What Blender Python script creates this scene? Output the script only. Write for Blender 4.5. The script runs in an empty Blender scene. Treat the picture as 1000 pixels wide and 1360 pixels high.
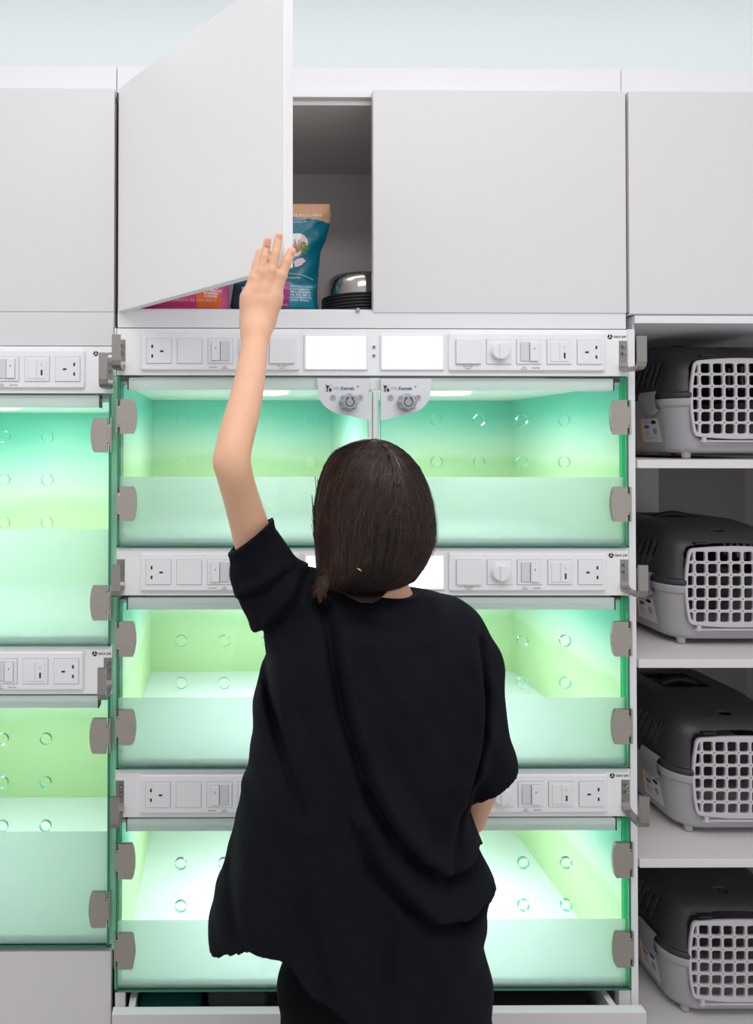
import bpy, bmesh, math, random
import numpy as np
from mathutils import Vector, Matrix
random.seed(7); rng = np.random.default_rng(7)
PI = math.pi
scene = bpy.context.scene
COL = scene.collection

# ------------------------------------------------------------------ camera
F, D, EYE = 1030.0, 1.56, 1.56
PP = (310.91, 570.88)
PITCH, YAW, ROLL = 0.0139457, -0.00747297, -0.00153446
def rotm(p, y, r):
    cp, sp, cy, sy, cr, sr = math.cos(p), math.sin(p), math.cos(y), math.sin(y), math.cos(r), math.sin(r)
    Rx = Matrix(((1,0,0),(0,cp,-sp),(0,sp,cp))); Rz = Matrix(((cy,-sy,0),(sy,cy,0),(0,0,1)))
    Ry = Matrix(((cr,0,sr),(0,1,0),(-sr,0,cr)))
    return Rz @ Rx @ Ry
CM = rotm(PITCH, YAW, ROLL)
def W(x, y, Y=0.0):
    """metres of a measured point lying at depth Y"""
    r = CM @ Vector(((x-PP[0])/F, 1, -(y-PP[1])/F))
    t = (Y+D)/r.y
    return Vector((r.x*t, Y, EYE+r.z*t))
cam_d = bpy.data.cameras.new('camera'); cam = bpy.data.objects.new('camera', cam_d); COL.objects.link(cam)
cam_d.sensor_fit = 'VERTICAL'; cam_d.sensor_height = 36; cam_d.lens = F/1360*36
cam_d.shift_x = (500-PP[0])/1360; cam_d.shift_y = -(680-PP[1])/1360
M = CM @ Matrix.Rotation(PI/2, 3, 'X')
cam.matrix_world = Matrix.Translation((0, -D, EYE)) @ M.to_4x4()
cam_d.clip_start = .05
scene.camera = cam
scene.view_settings.view_transform = 'Standard'; scene.view_settings.look = 'None'
scene.view_settings.gamma = 1; scene.view_settings.exposure = 0.0
scene.view_settings.use_curve_mapping = False

# ------------------------------------------------------------------ materials
def lin(c):
    return tuple(((v/255)/12.92 if v/255 <= .04045 else ((v/255+.055)/1.055)**2.4) for v in c)+(1,)
def mat(name, rgb, rough=.5, metal=0, bump=0, bscale=60, spec=.5, var=0, vscale=8, emit=None, estr=0, stretch=None, sheen=0, sss=0):
    m = bpy.data.materials.new(name); m.use_nodes = True; nt = m.node_tree; N = nt.nodes; L = nt.links
    b = N['Principled BSDF']; c = lin(rgb)
    b.inputs['Base Color'].default_value = c; b.inputs['Roughness'].default_value = rough
    b.inputs['Metallic'].default_value = metal; b.inputs['Specular IOR Level'].default_value = spec
    if sheen: b.inputs['Sheen Weight'].default_value = sheen; b.inputs['Sheen Roughness'].default_value = .4
    if sss:
        b.inputs['Subsurface Weight'].default_value = sss; b.inputs['Subsurface Radius'].default_value = (.01,.004,.002)
        b.inputs['Subsurface Scale'].default_value = 1
    tc = N.new('ShaderNodeTexCoord'); mp = N.new('ShaderNodeMapping'); L.new(tc.outputs['Object'], mp.inputs[0])
    if stretch: mp.inputs['Scale'].default_value = stretch
    if var:
        n = N.new('ShaderNodeTexNoise'); n.inputs['Scale'].default_value = vscale; n.inputs['Detail'].default_value = 5
        L.new(mp.outputs[0], n.inputs['Vector'])
        r = N.new('ShaderNodeMix'); r.data_type = 'RGBA'
        r.inputs[6].default_value = tuple(max(0,v*(1-var)) for v in c[:3])+(1,)
        r.inputs[7].default_value = tuple(min(1,v*(1+var)) for v in c[:3])+(1,)
        L.new(n.outputs[0], r.inputs[0]); L.new(r.outputs[2], b.inputs['Base Color'])
    if bump:
        n = N.new('ShaderNodeTexNoise'); n.inputs['Scale'].default_value = bscale; n.inputs['Detail'].default_value = 4
        L.new(mp.outputs[0], n.inputs['Vector'])
        bp = N.new('ShaderNodeBump'); bp.inputs['Strength'].default_value = bump; bp.inputs['Distance'].default_value = .002
        L.new(n.outputs[0], bp.inputs['Height']); L.new(bp.outputs[0], b.inputs['Normal'])
    if emit:
        b.inputs['Emission Color'].default_value = lin(emit); b.inputs['Emission Strength'].default_value = estr
    return m
def glassmat(name, tint, refl=.06):
    m = bpy.data.materials.new(name); m.use_nodes = True; nt = m.node_tree; N = nt.nodes; L = nt.links
    N.remove(N['Principled BSDF']); o = N['Material Output']
    t = N.new('ShaderNodeBsdfTransparent'); t.inputs[0].default_value = tint+(1,)
    g = N.new('ShaderNodeBsdfGlossy'); g.inputs['Roughness'].default_value = .02
    f = N.new('ShaderNodeFresnel'); f.inputs[0].default_value = 1.32
    mx = N.new('ShaderNodeMixShader'); L.new(f.outputs[0], mx.inputs[0]); L.new(t.outputs[0], mx.inputs[1]); L.new(g.outputs[0], mx.inputs[2])
    L.new(mx.outputs[0], o.inputs[0]); return m
def filmmat(name, tint, col, a):
    m = bpy.data.materials.new(name); m.use_nodes = True; nt = m.node_tree; N = nt.nodes; L = nt.links
    N.remove(N['Principled BSDF']); o = N['Material Output']
    t = N.new('ShaderNodeBsdfTransparent'); t.inputs[0].default_value = tint+(1,)
    d = N.new('ShaderNodeBsdfDiffuse'); d.inputs[0].default_value = col+(1,)
    tr = N.new('ShaderNodeBsdfTranslucent'); tr.inputs[0].default_value = col+(1,)
    ad = N.new('ShaderNodeMixShader'); ad.inputs[0].default_value = .6
    L.new(d.outputs[0], ad.inputs[1]); L.new(tr.outputs[0], ad.inputs[2])
    mx = N.new('ShaderNodeMixShader'); mx.inputs[0].default_value = a
    L.new(t.outputs[0], mx.inputs[1]); L.new(ad.outputs[0], mx.inputs[2]); L.new(mx.outputs[0], o.inputs[0]); return m

MT = dict(
 wall=mat('wall_paint',(238,243,243),.8,bump=.05,bscale=90), floor=mat('floor_vinyl',(176,176,172),.5,var=.06), ceil=mat('ceiling_paint',(240,240,240),.9),
 door=mat('laminate_white',(222,219,221),.38,var=.01,vscale=3), doorb=mat('laminate_white_gloss',(238,236,237),.28),
 carc=mat('carcass_white',(233,232,235),.4), inner=mat('carcass_grey_inside',(212,207,205),.6,bump=.05,bscale=200,var=.03,vscale=40),
 shelfin=mat('shelf_back_grey',(150,146,146),.7,var=.04,vscale=30), shelfin_lit=mat('shelf_back_lit_grey',(214,210,210),.7,var=.04,vscale=30),
 shelf=mat('shelf_white',(222,218,218),.45), panel=mat('panel_white',(246,246,247),.35), plate=mat('plate_gloss_white',(240,240,244),.14),
 module=mat('module_white',(236,236,239),.2), rocker=mat('rocker_grey',(214,216,220),.25), seam=mat('seam_grey',(158,156,164),.6), dark=mat('slot_dark',(38,34,46),.5),
 navy=mat('print_navy',(28,30,66),.5), red=mat('print_dark_red',(110,60,70),.5), ink=mat('print_black',(18,18,20),.5), green=mat('print_green',(40,140,110),.5),
 steel=mat('brushed_steel',(176,168,161),.42,.9,bump=.15,bscale=40,var=.08,vscale=30,stretch=(1,1,14)), steeld=mat('bracket_steel',(156,151,148),.4,.9,bump=.12,bscale=40,var=.06,vscale=30,stretch=(1,1,14)),
 screw=mat('screw_steel',(190,184,176),.25,1), lock=mat('lock_plate_white',(222,223,230),.45), knob=mat('knob_grey',(166,170,176),.45),
 rail=mat('rail_aluminium',(243,244,243),.4), mull=mat('mullion_white',(235,238,240),.3),
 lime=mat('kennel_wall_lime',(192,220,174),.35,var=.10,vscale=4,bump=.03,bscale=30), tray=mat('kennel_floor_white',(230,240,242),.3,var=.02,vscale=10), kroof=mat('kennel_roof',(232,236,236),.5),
 gedge=mat('glass_edge_green',(4,120,88),.15,spec=.8), gedgel=mat('glass_edge_pale',(120,215,190),.15), greflect=filmmat('edge_reflection_green',(.35,.9,.6),(.16,.88,.52),.6), gap_glow=mat('gap_glow_green',(150,226,186),.4),
 glass=glassmat('glass_tinted',(.955,.992,.978)), film=filmmat('frosted_film',(.95,.98,.97),(.71,.80,.775),.58),
 lamp=mat('lamp_diffuser',(250,250,255),.3,emit=(240,244,255),estr=1.6), lampf=mat('lamp_bezel',(232,235,248),.3),
 led=mat('downlight_lens',(255,255,255),.3,emit=(255,255,255),estr=1.3),
 skin=mat('skin',(226,176,145),.5,var=.09,vscale=24,bump=.10,bscale=220,sss=.06,spec=.35), nail=mat('nail',(226,150,136),.3),
 cloth=mat('tunic_black',(12,13,21),.85,bump=.35,bscale=900,var=.12,vscale=12,spec=.15), trous=mat('trousers_black',(11,11,16),.9,bump=.3,bscale=900,spec=.1),
 hairb=mat('hair_base',(34,22,19),.55), shoe=mat('shoe_black',(20,20,20),.6), gold=mat('hair_tie_gold',(200,150,90),.3,1), scalp=mat('scalp',(128,100,90),.7), eye=mat('eye_white',(235,235,232),.2), iris=mat('eye_brown',(60,35,20),.2),
 cbase=mat('carrier_base_grey',(166,164,168),.45,bump=.15,bscale=300), ctop=mat('carrier_top_charcoal',(50,50,54),.42,bump=.2,bscale=350), cgrid=mat('carrier_gate_grey',(196,190,196),.4), clatch=mat('carrier_latch_grey',(150,150,150),.45), cdark=mat('carrier_dark',(24,24,26),.5),
 label=mat('label_paper',(214,212,214),.5), orange=mat('label_orange',(232,160,50),.5),
 kraft=mat('bag_kraft',(196,152,118),.6), teal=mat('bag_teal',(0,104,122),.3), tealb=mat('bag_blue',(10,134,160),.3), tealo=mat('bag_dark_teal',(0,62,74),.3), mag=mat('bag_magenta',(168,50,128),.3), white=mat('print_white',(226,228,230),.5),
 pink=mat('bag_pink',(206,96,150),.35), pinkd=mat('bag_hot_pink',(206,50,122),.35), orng=mat('bag_orange',(236,110,44),.35), tan=mat('print_tan',(200,160,110),.5), leaf=mat('print_leaf',(60,130,40),.5), blush=mat('print_blush',(222,190,200),.5),
 bowl=mat('bowl_steel',(205,200,195),.12,1), rubber=mat('bowl_rubber_black',(30,28,30),.45),
 towt=mat('towel_teal',(10,84,76),.95,bump=.8,bscale=260,var=.2,vscale=90), towg=mat('towel_grey',(92,98,96),.95,bump=.8,bscale=260,var=.15,vscale=90), towb=mat('fabric_black',(26,26,28),.95,bump=.8,bscale=260,var=.15,vscale=60),
 drw=mat('drawer_front',(214,209,212),.35), drwt=mat('drawer_top_edge',(238,246,246),.25),
)
def skinhair():
    m = bpy.data.materials.new('hair_strands'); m.use_nodes = True; nt = m.node_tree; N = nt.nodes; L = nt.links
    b = N['Principled BSDF']; a = N.new('ShaderNodeAttribute'); a.attribute_name = 'tone'
    r = N.new('ShaderNodeValToRGB'); L.new(a.outputs['Fac'], r.inputs[0]); L.new(r.outputs[0], b.inputs['Base Color'])
    e = r.color_ramp.elements; e[0].color = lin((26,17,15)); e[1].color = lin((120,80,58)); e[1].position = 1
    x = e.new(.5); x.color = lin((52,34,28))
    b.inputs['Roughness'].default_value = .36; b.inputs['Specular IOR Level'].default_value = .42
    return m
MT['hair'] = skinhair()
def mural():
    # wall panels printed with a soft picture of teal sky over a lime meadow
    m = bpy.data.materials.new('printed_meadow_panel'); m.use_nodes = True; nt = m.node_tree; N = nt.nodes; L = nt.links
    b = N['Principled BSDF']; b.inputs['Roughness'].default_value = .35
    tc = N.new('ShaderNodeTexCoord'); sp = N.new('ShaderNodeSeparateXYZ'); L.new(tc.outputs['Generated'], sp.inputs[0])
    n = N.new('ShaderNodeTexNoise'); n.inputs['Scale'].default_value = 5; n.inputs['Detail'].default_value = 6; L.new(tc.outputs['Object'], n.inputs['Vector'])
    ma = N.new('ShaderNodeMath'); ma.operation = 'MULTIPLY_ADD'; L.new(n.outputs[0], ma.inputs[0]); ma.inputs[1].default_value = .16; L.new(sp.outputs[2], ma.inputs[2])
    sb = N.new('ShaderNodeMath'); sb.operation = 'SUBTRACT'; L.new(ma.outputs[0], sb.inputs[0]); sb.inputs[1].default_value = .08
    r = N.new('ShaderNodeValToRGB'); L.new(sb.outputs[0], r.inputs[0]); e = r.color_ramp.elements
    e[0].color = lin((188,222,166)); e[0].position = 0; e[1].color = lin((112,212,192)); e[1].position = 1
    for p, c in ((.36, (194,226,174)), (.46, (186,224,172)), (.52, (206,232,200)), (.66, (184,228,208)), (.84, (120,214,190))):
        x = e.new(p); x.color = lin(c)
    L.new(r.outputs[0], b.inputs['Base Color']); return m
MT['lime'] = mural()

# ------------------------------------------------------------------ mesh building
class MB:
    def __init__(s): s.v = []; s.f = []; s.m = []; s.mats = []; s.smooth = []
    def mi(s, m):
        m = MT[m] if isinstance(m, str) else m
        if m not in s.mats: s.mats.append(m)
        return s.mats.index(m)
    def add(s, vs, fs, m, smooth=False):
        o = len(s.v); s.v += [tuple(v) for v in vs]; k = s.mi(m)
        for f in fs: s.f.append([i+o for i in f]); s.m.append(k); s.smooth.append(smooth)
        return s
    def addbm(s, bm, m, smooth=False, T=None):
        if T is not None: bm.transform(T)
        bm.verts.ensure_lookup_table(); bm.normal_update()
        s.add([v.co[:] for v in bm.verts], [[v.index for v in f.verts] for f in bm.faces], m, smooth); bm.free(); return s
    def box(s, x0, x1, y0, y1, z0, z1, m, bev=0, seg=2):
        x0, x1 = min(x0,x1), max(x0,x1); y0, y1 = min(y0,y1), max(y0,y1); z0, z1 = min(z0,z1), max(z0,z1)
        bm = bmesh.new(); bmesh.ops.create_cube(bm, size=1)
        for v in bm.verts:
            v.co = ((x0+x1)/2+v.co.x*(x1-x0), (y0+y1)/2+v.co.y*(y1-y0), (z0+z1)/2+v.co.z*(z1-z0))
        if bev: bmesh.ops.bevel(bm, geom=bm.edges[:], offset=min(bev,(x1-x0)*.45,(y1-y0)*.45,(z1-z0)*.45), segments=seg, affect='EDGES', profile=.5)
        return s.addbm(bm, m)
    def prism(s, pts, y0, y1, m, smooth=False):
        """outline in x,z pushed from y0 (front) to y1"""
        n = len(pts); vs = [(x, y0, z) for x, z in pts]+[(x, y1, z) for x, z in pts]
        a = sum(pts[i][0]*pts[(i+1)%n][1]-pts[(i+1)%n][0]*pts[i][1] for i in range(n))
        idx = list(range(n)) if a > 0 else list(range(n))[::-1]
        s.add(vs, [idx], m)
        s.add(vs, [[i+n for i in idx][::-1]]+[[idx[i], idx[i]+n, idx[(i+1)%n]+n, idx[(i+1)%n]] for i in range(n)], m, smooth); return s
    def cyl(s, cx, cy0, cy1, cz, r, m, n=24, r1=None):
        """cylinder along y"""
        return s.prism_round(cx, cz, cy0, cy1, [r]*n, m)
    def prism_round(s, cx, cz, y0, y1, rs, m, bev=.15):
        n = len(rs); rings = []; h = y1-y0; b = min(abs(h)*bev, min(rs)*.25)
        for yy, k in ((y1, 0), (y0+b, 0), (y0, b)):
            rings.append([(cx+(rs[i]-k)*math.cos(2*PI*i/n), yy, cz+(rs[i]-k)*math.sin(2*PI*i/n)) for i in range(n)])
        vs = sum(rings, []); fs = []
        for q in range(2):
            for i in range(n):
                j = (i+1) % n; fs.append([q*n+i, (q+1)*n+i, (q+1)*n+j, q*n+j])
        s.add(vs, fs, m, True); s.add(rings[2], [list(range(n))], m); return s
    def lathe(s, cx, cy, prof, m, n=48):
        vs = []; fs = []
        for r, z in prof:
            for i in range(n): vs.append((cx+r*math.cos(2*PI*i/n), cy+r*math.sin(2*PI*i/n), z))
        for q in range(len(prof)-1):
            for i in range(n):
                j = (i+1) % n; fs.append([q*n+i, q*n+j, (q+1)*n+j, (q+1)*n+i])
        return s.add(vs, fs, m, True)
    def tube(s, pts, r, m, n=8, cap=True):
        pts = [Vector(p) for p in pts]; vs = []; fs = []
        rr = r if isinstance(r, (list, tuple)) else [r]*len(pts)
        for i, p in enumerate(pts):
            t = (pts[min(i+1, len(pts)-1)]-pts[max(i-1, 0)]).normalized()
            u = t.orthogonal().normalized() if abs(t.z) > .95 else t.cross(Vector((0,0,1))).normalized()
            w = t.cross(u)
            for k in range(n): vs.append(p+(u*math.cos(2*PI*k/n)+w*math.sin(2*PI*k/n))*rr[i])
        for i in range(len(pts)-1):
            for k in range(n):
                j = (k+1) % n; fs.append([i*n+k, (i+1)*n+k, (i+1)*n+j, i*n+j])
        if cap: fs += [list(range(n)), [len(vs)-n+i for i in range(n)][::-1]]
        return s.add(vs, fs, m, True)
    def text(s, txt, x, z, y, size, m, align='LEFT', fn=None, T=None, sx=1.0, off=0.0):
        cu = bpy.data.curves.new('t', 'FONT'); cu.body = txt; cu.size = size; cu.align_x = align; cu.resolution_u = 2; cu.offset = off
        o = bpy.data.objects.new('t', cu); COL.objects.link(o)
        me = bpy.data.meshes.new_from_object(o.evaluated_get(bpy.context.evaluated_depsgraph_get()))
        vs = []
        for v in me.vertices:
            p = (x+v.co.x*sx, y, z+v.co.y)
            if T: p = T(v.co.x, v.co.y)
            elif fn: p = (p[0], fn(p[0], p[2]), p[2])
            vs.append(p)
        fs = [list(p.vertices) for p in me.polygons]
        bpy.data.objects.remove(o); bpy.data.curves.remove(cu); bpy.data.meshes.remove(me)
        return s.add(vs, fs, m)
    def build(s, name, parent=None):
        org = Vector((0,0,0))
        if parent is not None: org = ORG[parent.name]
        me = bpy.data.meshes.new(name)
        me.from_pydata([(v[0]-org.x, v[1]-org.y, v[2]-org.z) for v in s.v], [], s.f)
        for m in s.mats: me.materials.append(m)
        me.polygons.foreach_set('material_index', s.m); me.polygons.foreach_set('use_smooth', s.smooth); me.update()
        o = bpy.data.objects.new(name, me); COL.objects.link(o)
        if parent is not None: o.parent = parent
        ORG[o.name] = org
        return o
ORG = {}
def B(): return MB()
def tag(o, label, cat, group=None):
    o['label'] = label; o['category'] = cat
    if group: o['group'] = group
    return o
def thing(name, loc, label, cat, group=None):
    o = bpy.data.objects.new(name, None); COL.objects.link(o); o.location = loc; o.empty_display_size = .05
    ORG[o.name] = Vector(loc); return tag(o, label, cat, group)
def structure(name, mb, parent=None):
    o = mb.build(name, parent)
    if parent is None: o['kind'] = 'structure'
    return o
def solo(name, mb, loc, label, cat, group=None):
    """a thing that is one mesh, origin at its base"""
    l = Vector(loc)
    mb.v = [(v[0]-l.x, v[1]-l.y, v[2]-l.z) for v in mb.v]
    o = mb.build(name); o.location = l; ORG[o.name] = l; return tag(o, label, cat, group)
def copytree(o, delta, parent=None):
    c = o.copy(); COL.objects.link(c)
    if parent is None: c.location = o.location+Vector(delta)
    else: c.parent = parent
    ORG[c.name] = ORG[o.name]+Vector(delta)
    for ch in list(o.children): copytree(ch, delta, c)
    return c

# ------------------------------------------------------------------ distance-field modelling
def axis(lo, hi, h, fine=None):
    out = [lo]
    while out[-1] < hi:
        st = h
        if fine and fine[0] <= out[-1] < fine[1]: st = fine[2]
        out.append(out[-1]+st)
    return np.array(out, np.float32)
class Field:
    def __init__(s, xs, ys, zs): s.x, s.y, s.z = xs, ys, zs; s.F = np.full((len(xs), len(ys), len(zs)), 9., np.float32)
    def sub(s, lo, hi, pad):
        sl = []
        for a, l, h in zip((s.x, s.y, s.z), lo, hi):
            i = max(0, int(np.searchsorted(a, l-pad))-1); j = min(len(a), int(np.searchsorted(a, h+pad))+1); sl.append(slice(i, j))
        return tuple(sl), s.x[sl[0]][:,None,None], s.y[sl[1]][None,:,None], s.z[sl[2]][None,None,:]
    def union(s, sl, d, k):
        a = s.F[sl]
        if k <= 0: s.F[sl] = np.minimum(a, d); return
        h = np.clip(.5+.5*(a-d)/k, 0, 1); s.F[sl] = np.where(h > 0, a*(1-h)+d*h-k*h*(1-h), a)
    def cone(s, p, q, r0, r1, k=.01, flat=None):
        p = np.array(p, float); q = np.array(q, float); R = max(r0, r1)
        sl, X, Y, Z = s.sub(np.minimum(p, q)-R, np.maximum(p, q)+R, k+.012)
        d = q-p; L2 = float(d@d)+1e-12
        t = np.clip(((X-p[0])*d[0]+(Y-p[1])*d[1]+(Z-p[2])*d[2])/L2, 0, 1)
        dy = Y-p[1]-t*d[1]
        if flat: dy = dy/flat
        s.union(sl, np.sqrt((X-p[0]-t*d[0])**2+dy**2+(Z-p[2]-t*d[2])**2)-(r0+(r1-r0)*t), k)
    def chain(s, pts, rs, k=.01, flat=None):
        for i in range(len(pts)-1): s.cone(pts[i], pts[i+1], rs[i], rs[i+1], k if i == 0 else min(k, .004), flat)
    def ell(s, c, r, k=.01):
        c = np.array(c, float); r = np.array(r, float)
        sl, X, Y, Z = s.sub(c-r, c+r, k+.012)
        q = np.sqrt(((X-c[0])/r[0])**2+((Y-c[1])/r[1])**2+((Z-c[2])/r[2])**2)
        s.union(sl, (q-1)*r.min(), k)
    def mesh(s, m, smooth=True):
        Fd = s.F; S = Fd < 0
        nx, ny, nz = Fd.shape
        cnt = np.zeros((nx-1, ny-1, nz-1), np.int8)
        for a in (0,1):
            for b in (0,1):
                for c in (0,1): cnt += S[a:nx-1+a, b:ny-1+b, c:nz-1+c]
        act = (cnt > 0) & (cnt < 8); I = np.argwhere(act); idx = -np.ones(act.shape, np.int32); idx[act] = np.arange(len(I))
        co = {}
        for a in (0,1):
            for b in (0,1):
                for c in (0,1): co[a,b,c] = Fd[I[:,0]+a, I[:,1]+b, I[:,2]+c]
        P = np.zeros((len(I), 3)); n = np.zeros(len(I))
        for ax in range(3):
            o = [q for q in range(3) if q != ax]
            for u in (0,1):
                for v in (0,1):
                    A = [0,0,0]; A[o[0]] = u; A[o[1]] = v; C = list(A); C[ax] = 1
                    fa, fb = co[tuple(A)], co[tuple(C)]; cr = (fa < 0) != (fb < 0)
                    t = np.where(cr, fa/(fa-fb+1e-20), 0)
                    p = np.zeros((len(I), 3)); p[:,o[0]] = u; p[:,o[1]] = v; p[:,ax] = t
                    P += p*cr[:,None]; n += cr
        P /= n[:,None]
        out = np.zeros_like(P)
        for ax, arr in enumerate((s.x, s.y, s.z)):
            st = np.diff(arr); out[:,ax] = arr[I[:,ax]]+P[:,ax]*st[I[:,ax]]
        quads = []
        for ax in range(3):
            b, c = (ax+1) % 3, (ax+2) % 3
            sa = [slice(None)]*3; sb = [slice(None)]*3; sa[ax] = slice(0, -1); sb[ax] = slice(1, None)
            ch = S[tuple(sa)] != S[tuple(sb)]; E = np.argwhere(ch)
            ok = (E[:,b] > 0) & (E[:,c] > 0) & (E[:,b] < Fd.shape[b]-1) & (E[:,c] < Fd.shape[c]-1); E = E[ok]
            inside = S[tuple(sa)][E[:,0], E[:,1], E[:,2]]
            q = []
            for db, dc in ((0,0),(-1,0),(-1,-1),(0,-1)):
                G = E.copy(); G[:,b] += db; G[:,c] += dc; q.append(idx[G[:,0], G[:,1], G[:,2]])
            q = np.stack(q, 1)
            q[~inside] = q[~inside][:, ::-1]
            quads.append(q)
        Q = np.concatenate(quads)
        return MB().add(out.tolist(), Q.tolist(), m, smooth)
def interp(xs, ys): 
    xs = np.array(xs, float); ys = np.array(ys, float); o = np.argsort(xs)
    return lambda v: np.interp(v, xs[o], ys[o])

# ================================================================== setting
structure('floor', B().box(-3, 3.2, -3.6, .9, -.02, 0, 'floor'))
structure('ceiling', B().box(-3, 3.2, -3.6, .9, 3.0, 3.02, 'ceil'))
structure('wall_back', B().box(-3, 3.2, .76, .9, 0, 3.0, 'wall'))

XL, XR = -.2246, .8070            # centre kennel bay, panel width
BW = XR-XL
XRL = W(150.5, 560).x; XLL = XRL-BW       # left bay
ZP = [(EYE+.2257, EYE+.1314), (EYE-.2156, EYE-.3107), (EYE-.6565, EYE-.7523)]   # centre panels
KZ = [(EYE+.1300, EYE-.2140), (EYE-.3120, EYE-.6555), (EYE-.7535, EYE-1.0935)]   # glass openings
def zz(x, y): return W(x, y).z
ZPL = [(zz(100, 460), zz(100, 522.5)), (zz(100, 858.5), zz(100, 922))]
KZL = [(zz(100, 523), zz(100, 857.5)), (zz(100, 922.5), zz(100, 1256))]
ZDT = EYE+.7119; ZDB = EYE+.2592             # upper doors
ZTOP = W(500, 90, .03).z

# ---------------- upper cabinets
def upper(name, x0, x1, split, label, open_left=False, dx=.0015, zb=None, zl=None):
    zb = zb or ZDB
    t = thing(name, ((x0+x1)/2, .3, ZP[0][0]), label, 'cabinet')
    zi0 = W(470, 408.5).z; zi1 = W(470, 131.5).z
    b = B(); th = .016
    b.box(x0+.002, x0+th, .022, .445, zi0, zi1, 'inner'); b.box(x1-th, x1-.002, .022, .445, zi0, zi1, 'inner')
    b.box(x0+.002, x1-.002, .445, .452, ZP[0][0]+.002, ZDT, 'inner'); b.box(x0+th, x1-th, .030, .445, zi1, zi1+.012, 'inner')
    b.box(x0+th, x1-th, .030, .445, zi0-.006, zi0, 'inner')
    b.build('carcass', t)
    B().box(x0+.0015, x1-.0015, .019, .45, zi1+.0125, ZDT+.004, 'carc').build('top_panel', t)
    B().box(x0+.0015, x1-.0015, .0025, .45, (zl or ZP[0][0]+.002), zi0-.0065, 'carc', .001).build('bottom_panel', t)
    B().box(x0+.0015, x1-.0015, .0195, .0295, zi0-.006, zi0-.0005, 'carc').build('lower_front_edge', t)
    doors = [(x0+dx, split-.0015), (split+.0015, x1-dx)]
    for i, (a, c) in enumerate(doors):
        if i == 0 and open_left: continue
        B().box(a, c, 0, .018, zb, ZDT, 'door', .0012).build('cabinet_door', t)
    return t
split = W(494.5, 300).x
cab = upper('wall_cabinet', XL-.0005, XR, split, 'white wall cabinet with its left door swung open above the centre kennels', True)
# open door: hinged at its left edge, swung out about 53 degrees
hx = XL+.0015; dw = split-.0015-hx; th = math.radians(53.4)
bd = B(); bd.box(0, dw, 0, .018, ZDB, ZDT, 'doorb', .0012)
c, s_ = math.cos(th), math.sin(th)
bd.v = [(hx+v[0]*c+v[1]*s_, -v[0]*s_+v[1]*c, v[2]) for v in bd.v]
od = bd.build('cabinet_door', cab); od['label'] = 'open cabinet door swung out over the shelf of bags'
for z in (ZDB+.06, ZDT-.07):
    hb = B()
    hb.box(hx+.016, hx+.055, .030, .055, z-.012, z+.012, 'steel', .002)
    hb.tube([(hx+.03, .035, z), (hx+.035, -.01, z), (hx+.036, -.03, z)], .005, 'steel'); hb.build('door_hinge', cab)
p = W(475, 412, .001); bm_ = B().cyl(p.x, -.004, .0025, p.z, .0042, 'knob'); bm_.build('door_bumper', cab)
cabl = upper('wall_cabinet', XLL, W(153.0, 300).x-.0005, XLL+BW/2, 'closed white wall cabinet left of the open cupboard door')
cabr = upper('wall_cabinet', W(834.6, 300).x, W(834.6, 300).x+BW, W(834.6, 300).x+BW/2, 'closed white wall cabinet above the shelves of pet carriers', zb=ZDB-.0012, zl=W(920, 417.8).z)
# cornice in three lengths
xs = [XLL, W(155, 105, .03).x, W(825, 105, .03).x, XR+BW]
for i in range(3):
    o = B().box(xs[i]+.0006, xs[i+1]-.0006, .03, .12, ZDT+.0045, ZTOP, 'carc', .0015).build('trim_%d' % (i+1)); o['kind'] = 'structure'

# ---------------- control panels
def u_strip(b, x0, x1, zt, y0, m):
    h = .057; pts = [(0,h),(0,.012),(-.003,.005),(-.009,.001),(-.018,0),(-.052,0),(-.061,.0006),(-.0655,.003),(-.067,.008),(-.067,h)]
    zb = zt-h; tck = .0072; L = []
    for i, p in enumerate(pts):
        a = Vector(pts[max(i-1,0)]); c2 = Vector(pts[min(i+1,len(pts)-1)]); t = (c2-a).normalized(); n = Vector((t.y, -t.x))
        L.append((Vector(p), Vector(p)-n*tck))
    vs = []
    for a, c2 in L:
        for x in (x0, x1): vs.append((x, y0+a.x, zb+a.y)); vs.append((x, y0+c2.x, zb+c2.y))
    fs = []
    for i in range(len(pts)-1):
        o = i*4; q = o+4
        fs += [[o, q, q+2, o+2], [o+1, o+3, q+3, q+1], [o, o+1, q+1, q], [o+2, q+2, q+3, o+3]]
    fs += [[0,2,3,1], [len(vs)-4, len(vs)-3, len(vs)-1, len(vs)-2]]
    b.add(vs, fs, m)
def logo(b, x, z, y, s):
    n = 18
    for a0, a1 in ((100, 215), (225, 330), (-20, 80)):
        pts = []
        for i in range(7):
            a = math.radians(a0+(a1-a0)*i/6); pts.append((x+s*math.cos(a), z+s*math.sin(a)))
        am = math.radians((a0+a1)/2); pts.append((x+s*.15*math.cos(am), z+s*.15*math.sin(am)))
        b.prism(pts, y-.0002, y, 'navy')
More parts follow.
